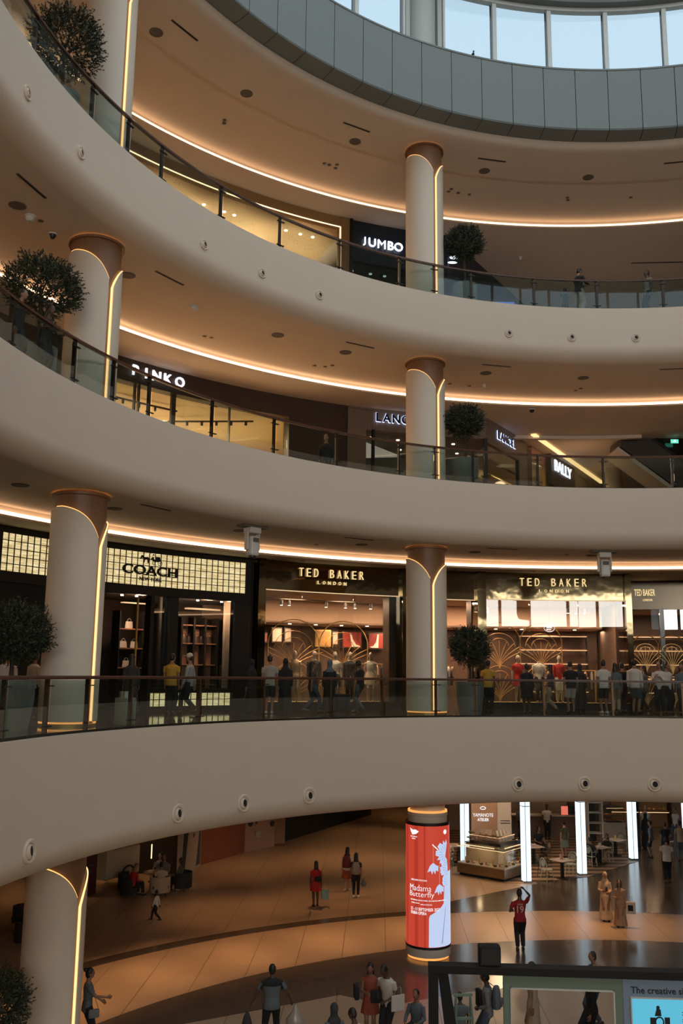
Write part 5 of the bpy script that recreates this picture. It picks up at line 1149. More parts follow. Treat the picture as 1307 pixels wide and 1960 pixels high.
person('woman in a dark headscarf cut off by the bottom edge', -.03, 20.3, 0, 20, 1.62, 'dark', 'slate', 'long', 'abaya', 'slate', 'hijab', female=True, scarf='charcoal')
person('dark haired man beside the headscarf at the bottom edge', .38, 20.1, 0, 60, 1.60, 'dark', 'white', 'short', 'trousers', 'black', 'short', nod=15)
person('man in a grey shirt with two bags walking left behind the stand', 3.42, 22.15, 0, 75, 1.76, 'dark', 'grey', 'long', 'trousers', 'denim', 'short', stride=.30, hands={'L': (-.14, .16, .98), 'R': (.12, .14, .95)}, nod=10)
backpack('grey square backpack on the man behind the stand', 3.63, 22.11, .98, 75, CL['slate'], 1.05); item('chest_bag', 'black bag worn on the chest of the man behind the stand', 'bag', MB().rbox((0, 0, 0), (.10, .26, .38), .04), CL['black'], (3.25, 22.20, 1.16), .26)
person('boy with dark hair behind the top rail of the stand', 6.32, 23.9, 0, 100, 1.70, 'tan', 'blue', 'short', 'trousers', 'denim', 'short', stride=.2)
person('child sitting behind the green trestle', 2.78, 21.9, 0, 10, 1.35, 'dark', 'slate', 'short', 'trousers', 'black', 'short')
person('person in a long grey robe seen through the stand opening', 4.55, 22.6, 0, 85, 1.80, 'tan', 'beige', 'long', 'abaya', 'beige', 'short')
person('man in black seen through the stand opening', 5.85, 22.4, 0, 95, 1.74, 'tan', 'black', 'long', 'trousers', 'black', 'short', stride=.35)
person('person in a patterned shirt at the right of the stand opening', 6.30, 21.7, 0, 80, 1.66, 'tan', 'pattern', 'short', 'trousers', 'black', 'short')
person('woman in a pale blue shirt holding out a phone beside the left column', -5.62, 22.2, 0, -75, 1.68, 'tan', 'slate', 'short', 'trousers', 'black', 'bun', hands={'R': (.10, .42, 1.12), 'L': (-.12, .30, 1.0)}, female=True)
item('shoulder_bag', 'small grey shoulder bag on the woman beside the left column', 'bag', MB().rbox((0, 0, 0), (.24, .09, .18), .03), CL['grey'], (-5.42, 22.0, .80), .4, True, [('strap', MB().tube([(.1, 0, .08), (-.02, .05, .4), (-.15, .1, .62)], .008, 5), CL['grey'])])
# ---- lowest gallery crowd
def g1p(label, th, R, *a, **k):
    q = pol(R, th); return person(label, q.x, q.y, Z1, *a, **k)
g1p('person in a white shirt hidden behind the olive tree at the far left', 153.6, 18.5, 20, 1.66, 'tan', 'white', 'long', 'trousers', 'black', 'short')
g1p('second person in white between the olive tree and the left column', 150.9, 18.5, -30, 1.66, 'tan', 'white', 'long', 'trousers', 'black', 'short', female=True)
g1p('woman with long dark hair in a dark coat before the left shop doorway', 140.9, 18.5, 10, 1.68, 'tan', 'charcoal', 'long', 'abaya', 'charcoal', 'long', female=True)
g1p('man in a yellow polo shirt on the lowest gallery', 136.1, 18.7, -20, 1.74, 'tan', 'yellow', 'short', 'trousers', 'black', 'short', bulk=1.1)
g1p('man in a chequered shirt and cap walking left on the lowest gallery', 134.6, 18.5, 85, 1.78, 'tan', 'plaid', 'long', 'trousers', 'black', 'cap', stride=.5, shoes='dark')
g1p('person in a black robe at the left of the patterned shirt man', 127.9, 18.4, 60, 1.62, 'tan', 'black', 'long', 'abaya', 'black', 'hijab', female=True, scarf='black')
g1p('man in a pale patterned shirt seen from behind', 126.6, 18.0, 0, 1.76, 'tan', 'pattern', 'short', 'shorts', 'charcoal', 'short', shoes='white')
g1p('woman in a black robe right of the patterned shirt man', 124.8, 18.0, 15, 1.66, 'tan', 'black', 'long', 'abaya', 'black', 'hijab', female=True, scarf='black')
g1p('woman in jeans walking before the left display window', 121.5, 18.1, -70, 1.62, 'tan', 'charcoal', 'short', 'trousers', 'denim', 'long', stride=.5, female=True)
g1p('woman in black with a blue-grey headscarf beside the suitcase', 120.2, 17.7, 0, 1.64, 'tan', 'black', 'long', 'abaya', 'black', 'hijab', female=True, scarf='slate')
g1p('man in a dark t-shirt and grey jeans looking at his phone', 116.6, 17.7, 60, 1.70, 'dark', 'black', 'short', 'trousers', 'slate', 'short', hands={'R': (.1, .28, 1.10), 'L': (-.1, .28, 1.12)}, stride=.35, nod=25)
q = pol(17.5, 119.0, Z1); item('suitcase', 'black upright suitcase standing on the lowest gallery', 'suitcase', MB().rbox((0, 0, .32), (.44, .26, .56), .05), CL['black'], q, .3, True, [('handle', MB().tube([(-.12, 0, .6), (-.12, 0, .85), (.12, 0, .85), (.12, 0, .6)], .012, 6), STEEL), ('wheel', MB().cyl((.17, 0, 0), .03, .05, 10), BLACK), ('wheel', MB().cyl((-.17, 0, 0), .03, .05, 10), BLACK)])
g1p('man in a mustard yellow t-shirt beside the potted olive tree', 101.6, 17.7, -25, 1.74, 'dark', 'yellow', 'short', 'trousers', 'black', 'short')
g1p('woman in a long black coat seen from behind before the red mannequin', 97.6, 17.3, 5, 1.62, 'dark', 'black', 'long', 'skirt', 'black', 'short', female=True)
g1p('woman in pale wide trousers walking left', 94.0, 18.2, 60, 1.64, 'tan', 'charcoal', 'short', 'trousers', 'beige', 'long', stride=.5, female=True)
g1p('man in a black t-shirt and white shorts seen from behind', 92.2, 17.7, 0, 1.74, 'tan', 'black', 'short', 'shorts', 'white', 'short')
g1p('person in a dark grey robe among the crowd', 90.2, 18.8, -10, 1.66, 'tan', 'charcoal', 'long', 'abaya', 'charcoal', 'hijab', female=True, scarf='charcoal')
g1p('man in a white shirt and dark shorts seen from behind', 88.8, 17.4, 3, 1.78, 'tan', 'white', 'short', 'shorts', 'charcoal', 'short', shoes='white')
g1p('woman in a grey t-shirt and pale trousers in the crowd', 87.1, 17.9, -20, 1.68, 'tan', 'slate', 'short', 'trousers', 'beige', 'long', female=True)
g1p('man in black close to the woman in the grey t-shirt', 86.1, 18.2, 10, 1.70, 'tan', 'black', 'long', 'trousers', 'black', 'short')
q17 = g1p('tall man in a white shirt with a dark sling strap', 85.2, 17.6, -35, 1.82, 'tan', 'white', 'long', 'shorts', 'slate', 'short')
g1p('woman with long hair in a grey top walking towards the wing', 83.6, 18.4, 60, 1.64, 'light', 'grey', 'short', 'trousers', 'charcoal', 'long', stride=.35, female=True)
g1p('man in a white shirt and black trousers near the right edge', 82.6, 17.5, 150, 1.74, 'tan', 'white', 'long', 'trousers', 'black', 'short', hands={'R': (.1, .22, 1.25), 'L': (-.1, .22, 1.2)})
g1p('second person in white beside the man at the right edge', 81.5, 17.9, -150, 1.72, 'tan', 'white', 'short', 'trousers', 'black', 'short')
g1p('person in a blue-grey top cut by the right edge', 80.1, 17.7, 170, 1.68, 'tan', 'slate', 'long', 'trousers', 'charcoal', 'long', female=True)
# ---- upper galleries
q = pol(15.75, 162.6, Z2); person('person in a black t-shirt leaning on the middle gallery handrail at the left', q.x, q.y, Z2, -110, 1.72, 'dark', 'black', 'short', 'shorts', 'charcoal', 'long', hands={'R': (.18, .36, 1.14), 'L': (-.22, .38, 1.12)}, lean=8)
q = pol(15.8, 165.8, Z2); person('person in black behind the middle gallery rail beside the leaning one', q.x, q.y, Z2, -90, 1.72, 'tan', 'black', 'long', 'trousers', 'black', 'short', lean=4)
q = pol(17.6, 121.2, Z2); person('person in black in the dim part of the middle gallery', q.x, q.y, Z2, 170, 1.68, 'tan', 'black', 'long', 'trousers', 'black', 'short')
q = pol(15.75, 91.6, Z3); person('man in a black shirt and pale trousers holding a phone on the topmost gallery', q.x, q.y, Z3, -65, 1.76, 'tan', 'black', 'long', 'trousers', 'beige', 'short', hands={'R': (.12, .34, 1.2), 'L': (-.08, .32, 1.2)}, nod=15)
q = pol(16.2, 92.9, Z3); person('shorter person in dark clothes behind the topmost glass balustrade', q.x, q.y, Z3, 20, 1.22, 'tan', 'charcoal', 'short', 'trousers', 'black', 'short')
q = pol(15.9, 82.9, Z3); person('person in a teal shirt near the right edge of the topmost gallery', q.x, q.y, Z3, 100, 1.72, 'dark', 'sage', 'short', 'trousers', 'black', 'short')
# ---- mannequins in the windows
def doll(label, th, R, *a, **k):
    q = pol(R, th); k.update(name='mannequin', cat='mannequin', skin='gold' if k.get('skin') == 'gold' else 'doll', shoes=None)
    if 'hair' not in k: k['hair'] = 'none'
    return person(label, q.x, q.y, 7.36, 180, 1.78, *a, **k)
MG = 'mannequins in the bronze shop windows'
doll('mannequin in a patterned pink dress at the left of the left window', 118.7, 21.2, top='floral', sleeve='short', bottom='abaya', bcol='floral', group=MG, female=True)
doll('mannequin in a dark open jacket over a rust top', 116.6, 21.2, top='charcoal', sleeve='long', bottom='trousers', bcol='black', group=MG)
doll('mannequin in a white ruffled blouse and dark skirt', 114.4, 21.2, top='white', sleeve='short', bottom='skirt', bcol='charcoal', group=MG, female=True)
doll('mannequin in a dark suit with white shirt front', 112.8, 21.2, top='charcoal', sleeve='long', bottom='trousers', bcol='black', group=MG)
doll('mannequin in a white top and shiny pale skirt', 110.6, 21.2, top='white', sleeve='none', bottom='dress', bcol='cream', group=MG, female=True)
doll('mannequin in a red dress at the left of the right window', 94.9, 21.2, top='red', sleeve='short', bottom='dress', bcol='red', group=MG, female=True)
doll('headless mannequin in a white t-shirt and dark trousers', 92.7, 21.2, top='white', sleeve='short', bottom='trousers', bcol='charcoal', hair='headless', group=MG)
doll('mannequin in a red jacket and pale trousers at the right', 90.6, 21.2, top='red', sleeve='long', bottom='trousers', bcol='white', group=MG, female=True)
# ------------------------------------------------------------------ ground floor: walls
def wallseg(p, q, z0, z1, d=.2):
    p, q = Vector((*p, 0)), Vector((*q, 0)); v = q-p; L_ = v.length
    return MB().join(MB().box((L_/2, d/2, (z1-z0)/2), (L_, d, z1-z0)), Matrix.Translation((p.x, p.y, z0)) @ Matrix.Rotation(atan2(v.y, v.x), 4, 'Z'))
CLAY = mat('terracotta_wall', (.22, .07, .03), .7); MURW = mat('mural_cream', (.42, .34, .25), .7); DGREEN = mat('dark_green_wall', (.010, .016, .012), .5)
struct('wall_left', wallseg((-6.40, 39.2), (-6.04, 42.04), 0, 4.6), MURW)
struct('wall_left', wallseg((-6.04, 42.04), (-4.39, 44.98), 0, 4.6), CLAY)
struct('wall_left', wallseg((-4.39, 44.98), (-3.10, 46.64), 0, 4.6), mat('mural_pink', (.40, .24, .18), .7))
struct('wall_left', wallseg((-2.84, 47.6), (2.0, 57.2), 0, 4.6), DGREEN)
struct('wall_left', wallseg((-13.0, 40.2), (-6.40, 40.2), 0, 4.6), mat('dark_lounge_wall', (.03, .022, .018), .8))
def mural(name, p, q, shapes, lab):
    """flat painted shapes on a wall face; coordinates are metres along the wall and up"""
    pv, qv = Vector((*p, 0)), Vector((*q, 0)); v = qv-pv; M = Matrix.Translation((p[0], p[1], 0)) @ Matrix.Rotation(atan2(v.y, v.x), 4, 'Z')
    t = thing(name, lab, 'mural', (p[0], p[1], 0), atan2(v.y, v.x))
    for i, (poly, m) in enumerate(shapes): build('painted_shape', MB().prism(poly, -.014-.003*i, -.002), m, t)
def blob(cx, cz, rx, rz, n=14, w_=.15, ph=0): return [(cx+rx*(1+w_*sin(3*a+ph))*cos(a), cz+rz*(1+w_*cos(2*a+ph))*sin(a)) for a in [2*pi*i/n for i in range(n)]]
MGREEN = mat('mural_green', (.02, .035, .025), .7); MNAVY = mat('mural_navy', (.02, .025, .04), .7); MBLUE = mat('mural_blue', (.05, .07, .10), .7); MRED = mat('mural_red', (.20, .03, .02), .7)
mural('wall_mural', (-6.42, 39.15), (-6.06, 42.0), [([(0, .1), (.5, .1), (1.0, 2.0), (.7, 3.4), (.3, 2.2)], MGREEN), (blob(1.8, 2.0, .38, .28), MNAVY), (blob(1.75, 1.45, .1, .1), MNAVY), ([(1.3, 2.6), (1.9, 2.75), (2.4, 3.2), (2.3, 3.25), (1.85, 2.9), (1.3, 2.72)], MNAVY), ([(2.2, .1), (2.8, .1), (2.8, 2.4), (2.5, 1.2)], MBLUE)], 'cream wall mural with dark green and navy shapes behind the lounge')
mural('wall_mural', (-4.38, 44.95), (-3.12, 46.6), [(blob(.35, 1.5, .22, .42), MNAVY), (blob(1.45, 1.9, .34, .5), MNAVY), (blob(.9, .75, .22, .18), MURW), (blob(.45, 2.4, .2, .15), MURW), ([(.72, 1.2), (.82, 1.2), (.98, 1.9), (.8, 1.6), (.62, 1.9)], MRED), (blob(1.9, 1.1, .15, .15), MNAVY)], 'pink wall mural with navy ovals beyond the terracotta wall')
t = thing('wall_pillar', 'plain beige pillar between the pink mural and the dark green wall', 'pillar', (-2.9, 47.0, 0)); build('shaft', MB().box((0, 0, 2.3), (.55, .5, 4.6)), mat('beige_pillar', (.34, .22, .13), .7), t); build('skirting', MB().box((0, 0, .06), (.6, .55, .12)), CLAY, t)
# ---- lounge at the left
def armchair(lab, x, y, rz, m, m2=None):
    t = thing('armchair', lab, 'chair', (x, y, 0), rz)
    build('seat', MB().rbox((0, 0, .33), (.62, .60, .18), .06), m, t, True)
    n = 12; b = MB(); V = []; F = []
    for i in range(n+1):
        a = radians(160+220*i/n)
        for rr, z in ((.36, .14), (.40, .14), (.40, .70), (.36, .70)): V.append((rr*cos(a), rr*sin(a), z))
    for i in range(n):
        for k in range(4): F.append((i*4+k, i*4+(k+1) % 4, i*4+4+(k+1) % 4, i*4+4+k))
    F += [(0, 1, 2, 3), (n*4, n*4+1, n*4+2, n*4+3)]; build('backrest', b.add(V, F), m2 or m, t, True)
    for a in (45, 135, 225, 315): build('leg', MB().tube([(.24*cos(radians(a)), .24*sin(radians(a)), .26), (.28*cos(radians(a)), .28*sin(radians(a)), 0)], [.02, .014], 6), BLACK, t)
    return t
DCH = mat('dark_upholstery', (.018, .014, .012), .7); CREAMU = mat('cream_upholstery', (.42, .32, .21), .8)
armchair('dark armchair under the woman in red at the lounge table', -7.75, 36.1, radians(-90), DCH)
armchair('cream backed armchair at the near side of the lounge table', -6.75, 36.5, radians(20), DCH, CREAMU)
armchair('dark armchair at the right end of the lounge table', -6.05, 37.3, radians(75), DCH)
armchair('dark armchair beside the cream coffee cart', -8.05, 36.95, radians(-60), DCH)
armchair('dark armchair left of the big column at the left edge', -9.6, 30.0, radians(60), DCH)
armchair('second dark armchair further back at the left edge', -10.3, 31.8, radians(160), DCH)
def round_tab(name, lab, x, y, r, h, m):
    t = thing(name, lab, 'table', (x, y, 0)); build('table_top', MB().cyl((0, 0, h-.03), r, .03, 28), m, t, True); build('stem', MB().cyl((0, 0, .02), .03, h-.05, 10), BLACK, t); build('foot', MB().cyl((0, 0, 0), .22, .02, 20), BLACK, t); return t
round_tab('round_table', 'round lounge table with cups and papers between the armchairs', -7.05, 37.2, .48, .70, mat('table_brown', (.22, .13, .08), .4))
round_tab('round_table', 'dark round table at the left edge beside the armchairs', -10.0, 30.9, .35, .65, BLACKM)
person('woman in a red top sitting at the lounge table with long fair hair', -7.72, 36.12, 0, -40, 1.64, 'light', 'red', 'long', 'trousers', 'black', 'long', sit=.46, female=True, hairm=mat('fair_hair', (.22, .12, .06), .5), lean=12)
person('woman in a patterned top facing the viewer across the lounge table', -7.1, 38.15, 0, 180, 1.66, 'light', 'pattern', 'short', 'trousers', 'black', 'long', sit=.46, female=True)
person('person with curly hair in a grey top at the lounge table', -6.85, 37.85, 0, 165, 1.66, 'tan', 'grey', 'short', 'trousers', 'black', 'long', sit=.46)
person('person in cream sitting in the cream backed armchair', -6.72, 36.55, 0, 15, 1.62, 'tan', 'cream', 'short', 'trousers', 'black', 'short', sit=.46)
person('person in dark clothes in the right hand lounge armchair', -6.1, 37.3, 0, 80, 1.64, 'tan', 'olive', 'short', 'trousers', 'black', 'long', sit=.46)
for i, (x, y) in enumerate(((-7.2, 37.1), (-6.9, 37.3))): tag(item('cup', 'x', 'cup', MB().lathe([(0, 0), (.035, 0), (.042, .08), (.036, .08), (.03, .01), (0, .01)], n=12), WHITEP, (x, y, .70)), 'small white cup %s of the lounge table' % ('at the left' if i == 0 else 'in the middle'))
tag(item('magazine', 'x', 'magazine', MB().box((0, 0, .008), (.28, .2, .016)), mat('magazine_red', (.4, .08, .05), .5), (-7.12, 36.92, .70), .4), 'red covered magazine on the lounge table')
t = thing('coffee_cart', 'cream coffee cart with a dark canopy and a spoked wheel in the lounge', 'cart', (-8.75, 37.9, 0), atan2(1.4, .8))
build('body', MB().rbox((0, 0, .95), (1.9, .7, 1.1), .06), mat('cart_cream', (.42, .34, .22), .6), t, True); build('canopy', MB().rbox((0, 0, 2.2), (2.1, .9, .28), .04), mat('cart_dark_red', (.10, .015, .012), .6), t)
for x in (-.9, .9): build('post', MB().cyl((x, -.3, 1.5), .025, .65, 8), BLACK, t)
n = 24
wl = build('wheel', MB().tube([(.25+.36*cos(2*pi*i/n), -.40, .42+.36*sin(2*pi*i/n)) for i in range(n+1)], .035, 6), BLACK, t, True); sp_ = MB()
for k in range(5): a = pi*k/5; sp_.tube([(.25-.36*cos(a), -.40, .42-.36*sin(a)), (.25+.36*cos(a), -.40, .42+.36*sin(a))], .012, 5)
build('spokes', sp_, BRASS, wl)
t = thing('vending_stand', 'dark red display stand beside the coffee cart', 'stand', (-9.55, 36.5, 0), .9); build('body', MB().rbox((0, 0, 1.0), (.55, .5, 2.0), .03), mat('stand_dark_red', (.06, .012, .010), .5), t); build('shelf', MB().box((0, -.27, 1.1), (.45, .05, .04)), CHROME, t); build('shelf', MB().box((0, -.27, 1.5), (.45, .05, .04)), CHROME, t)
t = thing('wall_light', 'vertical warm tube light behind the lounge table', 'light', (-7.55, 38.7, .9)); build('tube', MB().cyl((0, 0, .0), .022, .55, 10), glow('tube_light', (1, .62, .28), 2.2), t, True); build('base', MB().cyl((0, 0, -.9), .10, .03, 14), BLACK, t); build('pole', MB().cyl((0, 0, -.88), .012, .88, 6), BLACK, t)
# ---- lit pillars of the cafe
LEDW = glow('cool_light_panel', (.74, .90, 1.0), 1.35)
for i, (x, y, lab) in enumerate(((5.65, 42.25, 'leftmost lit square pillar behind the dessert kiosk'), (7.80, 39.45, 'lit white square pillar at the right corner of the dessert kiosk'), (10.5, 41.0, 'lit white square pillar between the cafe tables'), (13.79, 44.4, 'lit white square pillar beside the bakery queue'), (17.2, 46.7, 'lit white square pillar beyond the queueing people'), (18.6, 49.5, 'lit white square pillar at the right edge'))):
    t = thing('light_pillar', lab, 'pillar', (x, y, 0), radians(8)); w_ = .31
    build('base', MB().box((0, 0, .03), (w_+.06, w_+.06, .06)), CHROME, t)
    for sx, sy, dx_, dy_ in ((0, -1, w_*.92, .02), (0, 1, w_*.92, .02), (-1, 0, .02, w_*.92), (1, 0, .02, w_*.92)):
        for z0, z1 in ((.07, 3.0), (3.03, 4.6)): build('light_panel', MB().box((sx*w_/2, sy*w_/2, (z0+z1)/2), (dx_, dy_, z1-z0)), LEDW, t)
        if sy: build('seam', MB().box((-.05, sy*(w_/2+.012), 2.3), (.02, .008, 4.5)), mat('blue_black_seam', (.01, .02, .05), .4), t)
    build('core', MB().box((0, 0, 2.3), (w_*.9, w_*.9, 4.58)), BLACKM, t)
# ---- cafe deck
DECK = mat('striped_deck', (.2, .12, .07), .5)
def deckmat(m):
    N, L = nodes(m); b = N['Principled BSDF']; tc = N.new('ShaderNodeTexCoord'); wv = N.new('ShaderNodeTexWave'); wv.bands_direction = 'Y'; wv.inputs['Scale'].default_value = .42
    r = N.new('ShaderNodeValToRGB'); r.color_ramp.interpolation = 'CONSTANT'; r.color_ramp.elements[0].color = (.10, .055, .03, 1); r.color_ramp.elements[1].color = (.40, .25, .14, 1); r.color_ramp.elements[1].position = .5
    L.new(tc.outputs['Object'], wv.inputs['Vector']); L.new(wv.outputs['Fac'], r.inputs[0]); L.new(r.outputs[0], b.inputs['Base Color'])
deckmat(DECK)
pl = [(4.2, 42.9), (5.6, 42.0), (5.3, 41.0), (6.9, 39.2), (7.7, 39.25), (10.7, 40.6), (13.95, 44.1), (14.1, 46.5), (14.1, 52), (4.2, 52)]
dk = MB(); n = len(pl); dk.add([(x, y, 0) for x, y in pl]+[(x, y, .012) for x, y in pl], [tuple(range(n)), tuple(range(2*n-1, n-1, -1))]+[(k, k+n, (k+1) % n+n, (k+1) % n) for k in range(n)]); struct('floor', dk, DECK)
# ---- dessert kiosk
STN = mat('kiosk_bronze', (.30, .22, .15), .3, .85); KW = glow('kiosk_strip', (1, .66, .34), 1.5); CAKE = [mat('cake_white', (.7, .6, .5), .6), mat('cake_pink', (.6, .28, .22), .6), mat('cake_brown', (.16, .07, .03), .6), mat('cake_gold', (.6, .38, .14), .5)]
k = thing('dessert_kiosk', 'lit dessert kiosk with glass display counter and stepped shelves', 'kiosk', (6.87, 39.33, 0), radians(50)); W1, W2 = 2.05, 2.30
build('base', MB().rbox((W1/2, W2/2, .28), (W1, W2, .38), .02), STN, k); build('toe_kick', MB().box((W1/2, W2/2, .05), (W1-.16, W2-.16, .10)), BLACKM, k)
build('case_floor', MB().box((W1/2, W2/2, .49), (W1-.04, W2-.04, .04)), mat('case_floor', (.6, .5, .38), .4), k)
for nm, c_, d_ in (('glass_front', (W1/2, .02, .84), (W1, .012, .68)), ('glass_front', (.02, W2/2, .84), (.012, W2, .68)), ('glass_top', (W1/2, .30, 1.19), (W1, .62, .012)), ('glass_top', (.30, W2/2+.3, 1.19), (.62, W2-.6, .012))): build(nm, MB().box(c_, d_), SHOPGLASS, k)
for c_, d_ in (((W1/2, .04, 1.17), (W1, .03, .02)), ((.04, W2/2, 1.17), (.03, W2, .02))): build('light_strip', MB().box(c_, d_), KW, k)
build('inner_body', MB().box((W1/2+.34, W2/2+.34, .85), (W1-.72, W2-.72, .70)), mat('kiosk_cream', (.62, .50, .36), .6), k)
for i, (z, s) in enumerate(((1.22, .0), (1.40, .14), (1.60, .28))):
    build('step_shelf', MB().box((W1/2+.32+s/2, W2/2+.32+s/2, z+.02), (W1-.66-s, W2-.66-s, .05)), STN, k); build('light_strip', MB().box((W1/2+.3+s/2, .34+s, z-.02), (W1-.7-s, .02, .02)).box((.34+s, W2/2+.3+s/2, z-.02), (.02, W2-.7-s, .02)), KW, k)
rk = random.Random(4); seq = []
for side_ in (0, 1):
    L_ = W1 if side_ == 0 else W2
    for j in range(12):
        u = .18+(L_-.3)*j/12; v = .16+.1*(j % 2); seq.append((u, v) if side_ == 0 else (v, u))
pr = {}
km = Matrix.Translation(k.location) @ Matrix.Rotation(radians(50), 4, 'Z')
for j, (u, v) in enumerate(seq):
    c_ = j % 4
    if c_ not in pr:
        sh_ = [MB().cyl((0, 0, 0), .055, .09, 14), MB().lathe([(0, 0), (.04, 0), (.05, .06), (.03, .12), (0, .14)], n=12), MB().rbox((0, 0, .04), (.13, .09, .08), .01), MB().cyl((0, 0, 0), .025, .22, 10)][c_]
        o = build('dessert', sh_, CAKE[c_], None, True); pr[c_] = o; tag(o, '%s dessert in the kiosk glass case' % ['white round', 'pink domed', 'brown square', 'tall golden'][c_], 'dessert', '%s desserts in the kiosk case' % ['white round', 'pink domed', 'brown square', 'tall golden'][c_])
    else: o = pr[c_].copy(); COL.objects.link(o)
    o.location = km @ Vector((u, v, .51)); o.rotation_euler = (0, 0, radians(50))
for row, (z, s, m_, nm, cnt, w_) in enumerate(((1.27, .0, mat('box_black', (.02, .014, .012), .4), 'black gift box', 6, .24), (1.45, .14, mat('box_cream', (.55, .40, .28), .5), 'cream gift box', 5, .22))):
    o0 = None
    for side_ in (0, 1):
        for j in range(cnt):
            u = .45+s+(1.45-s)*j/cnt; v = .42+s; p_ = (u, v, z) if side_ == 0 else (v, u+.1, z)
            if o0 is None: o0 = o = build('gift_box', MB().rbox((0, 0, .07), (w_, .14, .14), .006), m_); tag(o, '%s on the %s step of the kiosk' % (nm, ('lower', 'middle')[row]), 'box', '%ses on the kiosk' % nm)
            else: o = o0.copy(); COL.objects.link(o)
            o.location = km @ Vector(p_); o.rotation_euler = (0, 0, radians(50+(0 if side_ == 0 else 90)))
o0 = None
for j in range(7):
    if o0 is None: o0 = o = tag(item('recipe_board', 'x', 'board', MB().box((0, 0, .12), (.20, .02, .24)), mat('board_paper', (.60, .46, .34), .6), (0, 0, 0)), 'tilted pale menu board on the top step of the kiosk', group='menu boards on the kiosk')
    else: o = o0.copy(); COL.objects.link(o)
    o.location = km @ Vector((.62+.28*j, .62, 1.65)) if j < 4 else km @ Vector((.60, .75+.30*(j-3), 1.65)); o.rotation_euler = (radians(-18), 0, radians(50+(0 if j < 4 else -90)))
kp = thing('sign_wall', 'brown sign wall with white dotted lettering rising behind the kiosk', 'sign', (6.62, 43.0, 0)); build('board', MB().rbox((0, 0, 2.3), (1.16, .3, 4.58), .01), mat('sign_wall_brown', (.30, .17, .10), .7), kp); build('side_board', MB().rbox((.96, .25, 2.3), (.66, .2, 4.58), .01), mat('white_board', (.52, .46, .42), .6), kp)
for s, z, wd, hh in (('YAMANOTE', 2.14, .92, .15), ('ATELIER', 1.94, .52, .13)): build('lettering', xf(text(s, wd, hh, .02, .012), lambda p, z=z: Vector((p.x-.05, p.y-.17, p.z+z))), SWHITE, kp)
build('emblem', xf(MB().tube([(.12*cos(2*pi*i/16), 0, .06*sin(2*pi*i/16)) for i in range(17)], .018, 5), lambda p: Vector((p.x-.05, p.y-.17, p.z+2.44))), SWHITE, kp)
for z in (1.86, 1.76): build('small_print', MB().box((1.0, .13, z), (.42, .01, .02)), BLACK, kp)
area('kiosk_lamp', (6.9, 40.9, 4.4), 1.0, 120, (1, .68, .40)); point('kiosk_inner', tuple(km @ Vector((1.2, .18, 1.08))), 5, (1, .7, .4), .1); point('kiosk_inner', tuple(km @ Vector((.18, 1.3, 1.08))), 5, (1, .7, .4), .1)
# ---- bistro furniture
def bistro(lab, x, y, rz, m):
    t = thing('bistro_chair', lab, 'chair', (x, y, 0), rz)
    build('seat', MB().cyl((0, 0, .44), .21, .03, 24), m, t, True)
    for sx, sy in ((-1, 1), (1, 1), (-1, -1), (1, -1)): build('leg', MB().tube([(.16*sx, .15*sy, .44), (.19*sx, .19*sy, 0)], .014, 6), m, t)
    n = 12; build('back_hoop', MB().tube([(-.18, -.17, .44)]+[(.19*cos(pi-pi*i/n), -.20-.03*sin(pi*i/n), .68+.24*sin(pi*i/n)) for i in range(n+1)]+[(.18, -.17, .44)], .014, 6), m, t, True)
    build('back_panel', MB().tube([(.13*cos(2*pi*i/16), -.21, .72+.13*sin(2*pi*i/16)) for i in range(17)], .009, 5).ell((0, -.21, .72), (.125, .006, .125), 14, 8), mat('cane_mesh', (.30, .27, .20), .8), t, True)
    build('armrest', MB().tube([(-.19, -.20, .64), (-.24, .02, .66), (-.18, .15, .62), (-.16, .15, .44)], .012, 6), m, t, True); build('armrest', MB().tube([(.19, -.20, .64), (.24, .02, .66), (.18, .15, .62), (.16, .15, .44)], .012, 6), m, t, True)
    return t
PGREEN = mat('pale_green_metal', (.46, .46, .34), .45); DBIS = mat('dark_rattan', (.09, .05, .03), .6); MARB = mat('pale_table_top', (.58, .46, .37), .4)
def cafe_table(lab, x, y, rz, w_=.75):
    t = thing('cafe_table', lab, 'table', (x, y, 0), rz); build('table_top', MB().rbox((0, 0, .745), (w_, w_, .03), .01), MARB, t); build('stem', MB().box((0, 0, .37), (.10, .10, .72)), BLACK, t); build('foot', MB().cyl((0, 0, 0), .27, .03, 24), BLACK, t)
    return t
cafe_table('square cafe table with a menu holder nearest the floor edge', 9.46, 40.2, radians(35)); cafe_table('square cafe table between the two seated diners', 11.9, 43.2, radians(35)); cafe_table('empty square cafe table beside the third lit pillar', 13.2, 45.2, radians(35)); cafe_table('cafe table left of the second lit pillar with a tissue box', 8.9, 43.2, radians(20)); cafe_table('cafe table behind the kiosk at the left', 5.2, 43.3, 0, .8)
bistro('pale green bistro chair left of the nearest cafe table', 8.72, 39.75, radians(-60), PGREEN); bistro('pale green bistro chair behind the nearest cafe table', 10.0, 40.9, radians(140), PGREEN); bistro('dark rattan chair tucked behind the nearest cafe table', 8.75, 40.6, radians(-120), DBIS)
bistro('pale bistro chair under the diner in black', 11.35, 42.7, radians(-50), PGREEN); bistro('pale bistro chair under the long haired diner', 12.4, 43.75, radians(135), PGREEN); bistro('rattan chair at the empty cafe table', 12.7, 44.7, radians(-50), DBIS); bistro('second rattan chair behind the empty cafe table', 13.6, 45.8, radians(150), DBIS); bistro('rattan chair with round back left of the second pillar', 9.5, 43.6, radians(100), DBIS)
bistro('pale bistro chair under the man in the pale shirt', 4.85, 41.9, radians(-20), PGREEN)
person('diner in a black t-shirt sitting at the cafe table', 11.35, 42.7, 0, -50, 1.7, 'tan', 'black', 'short', 'trousers', 'black', 'short', sit=.48)
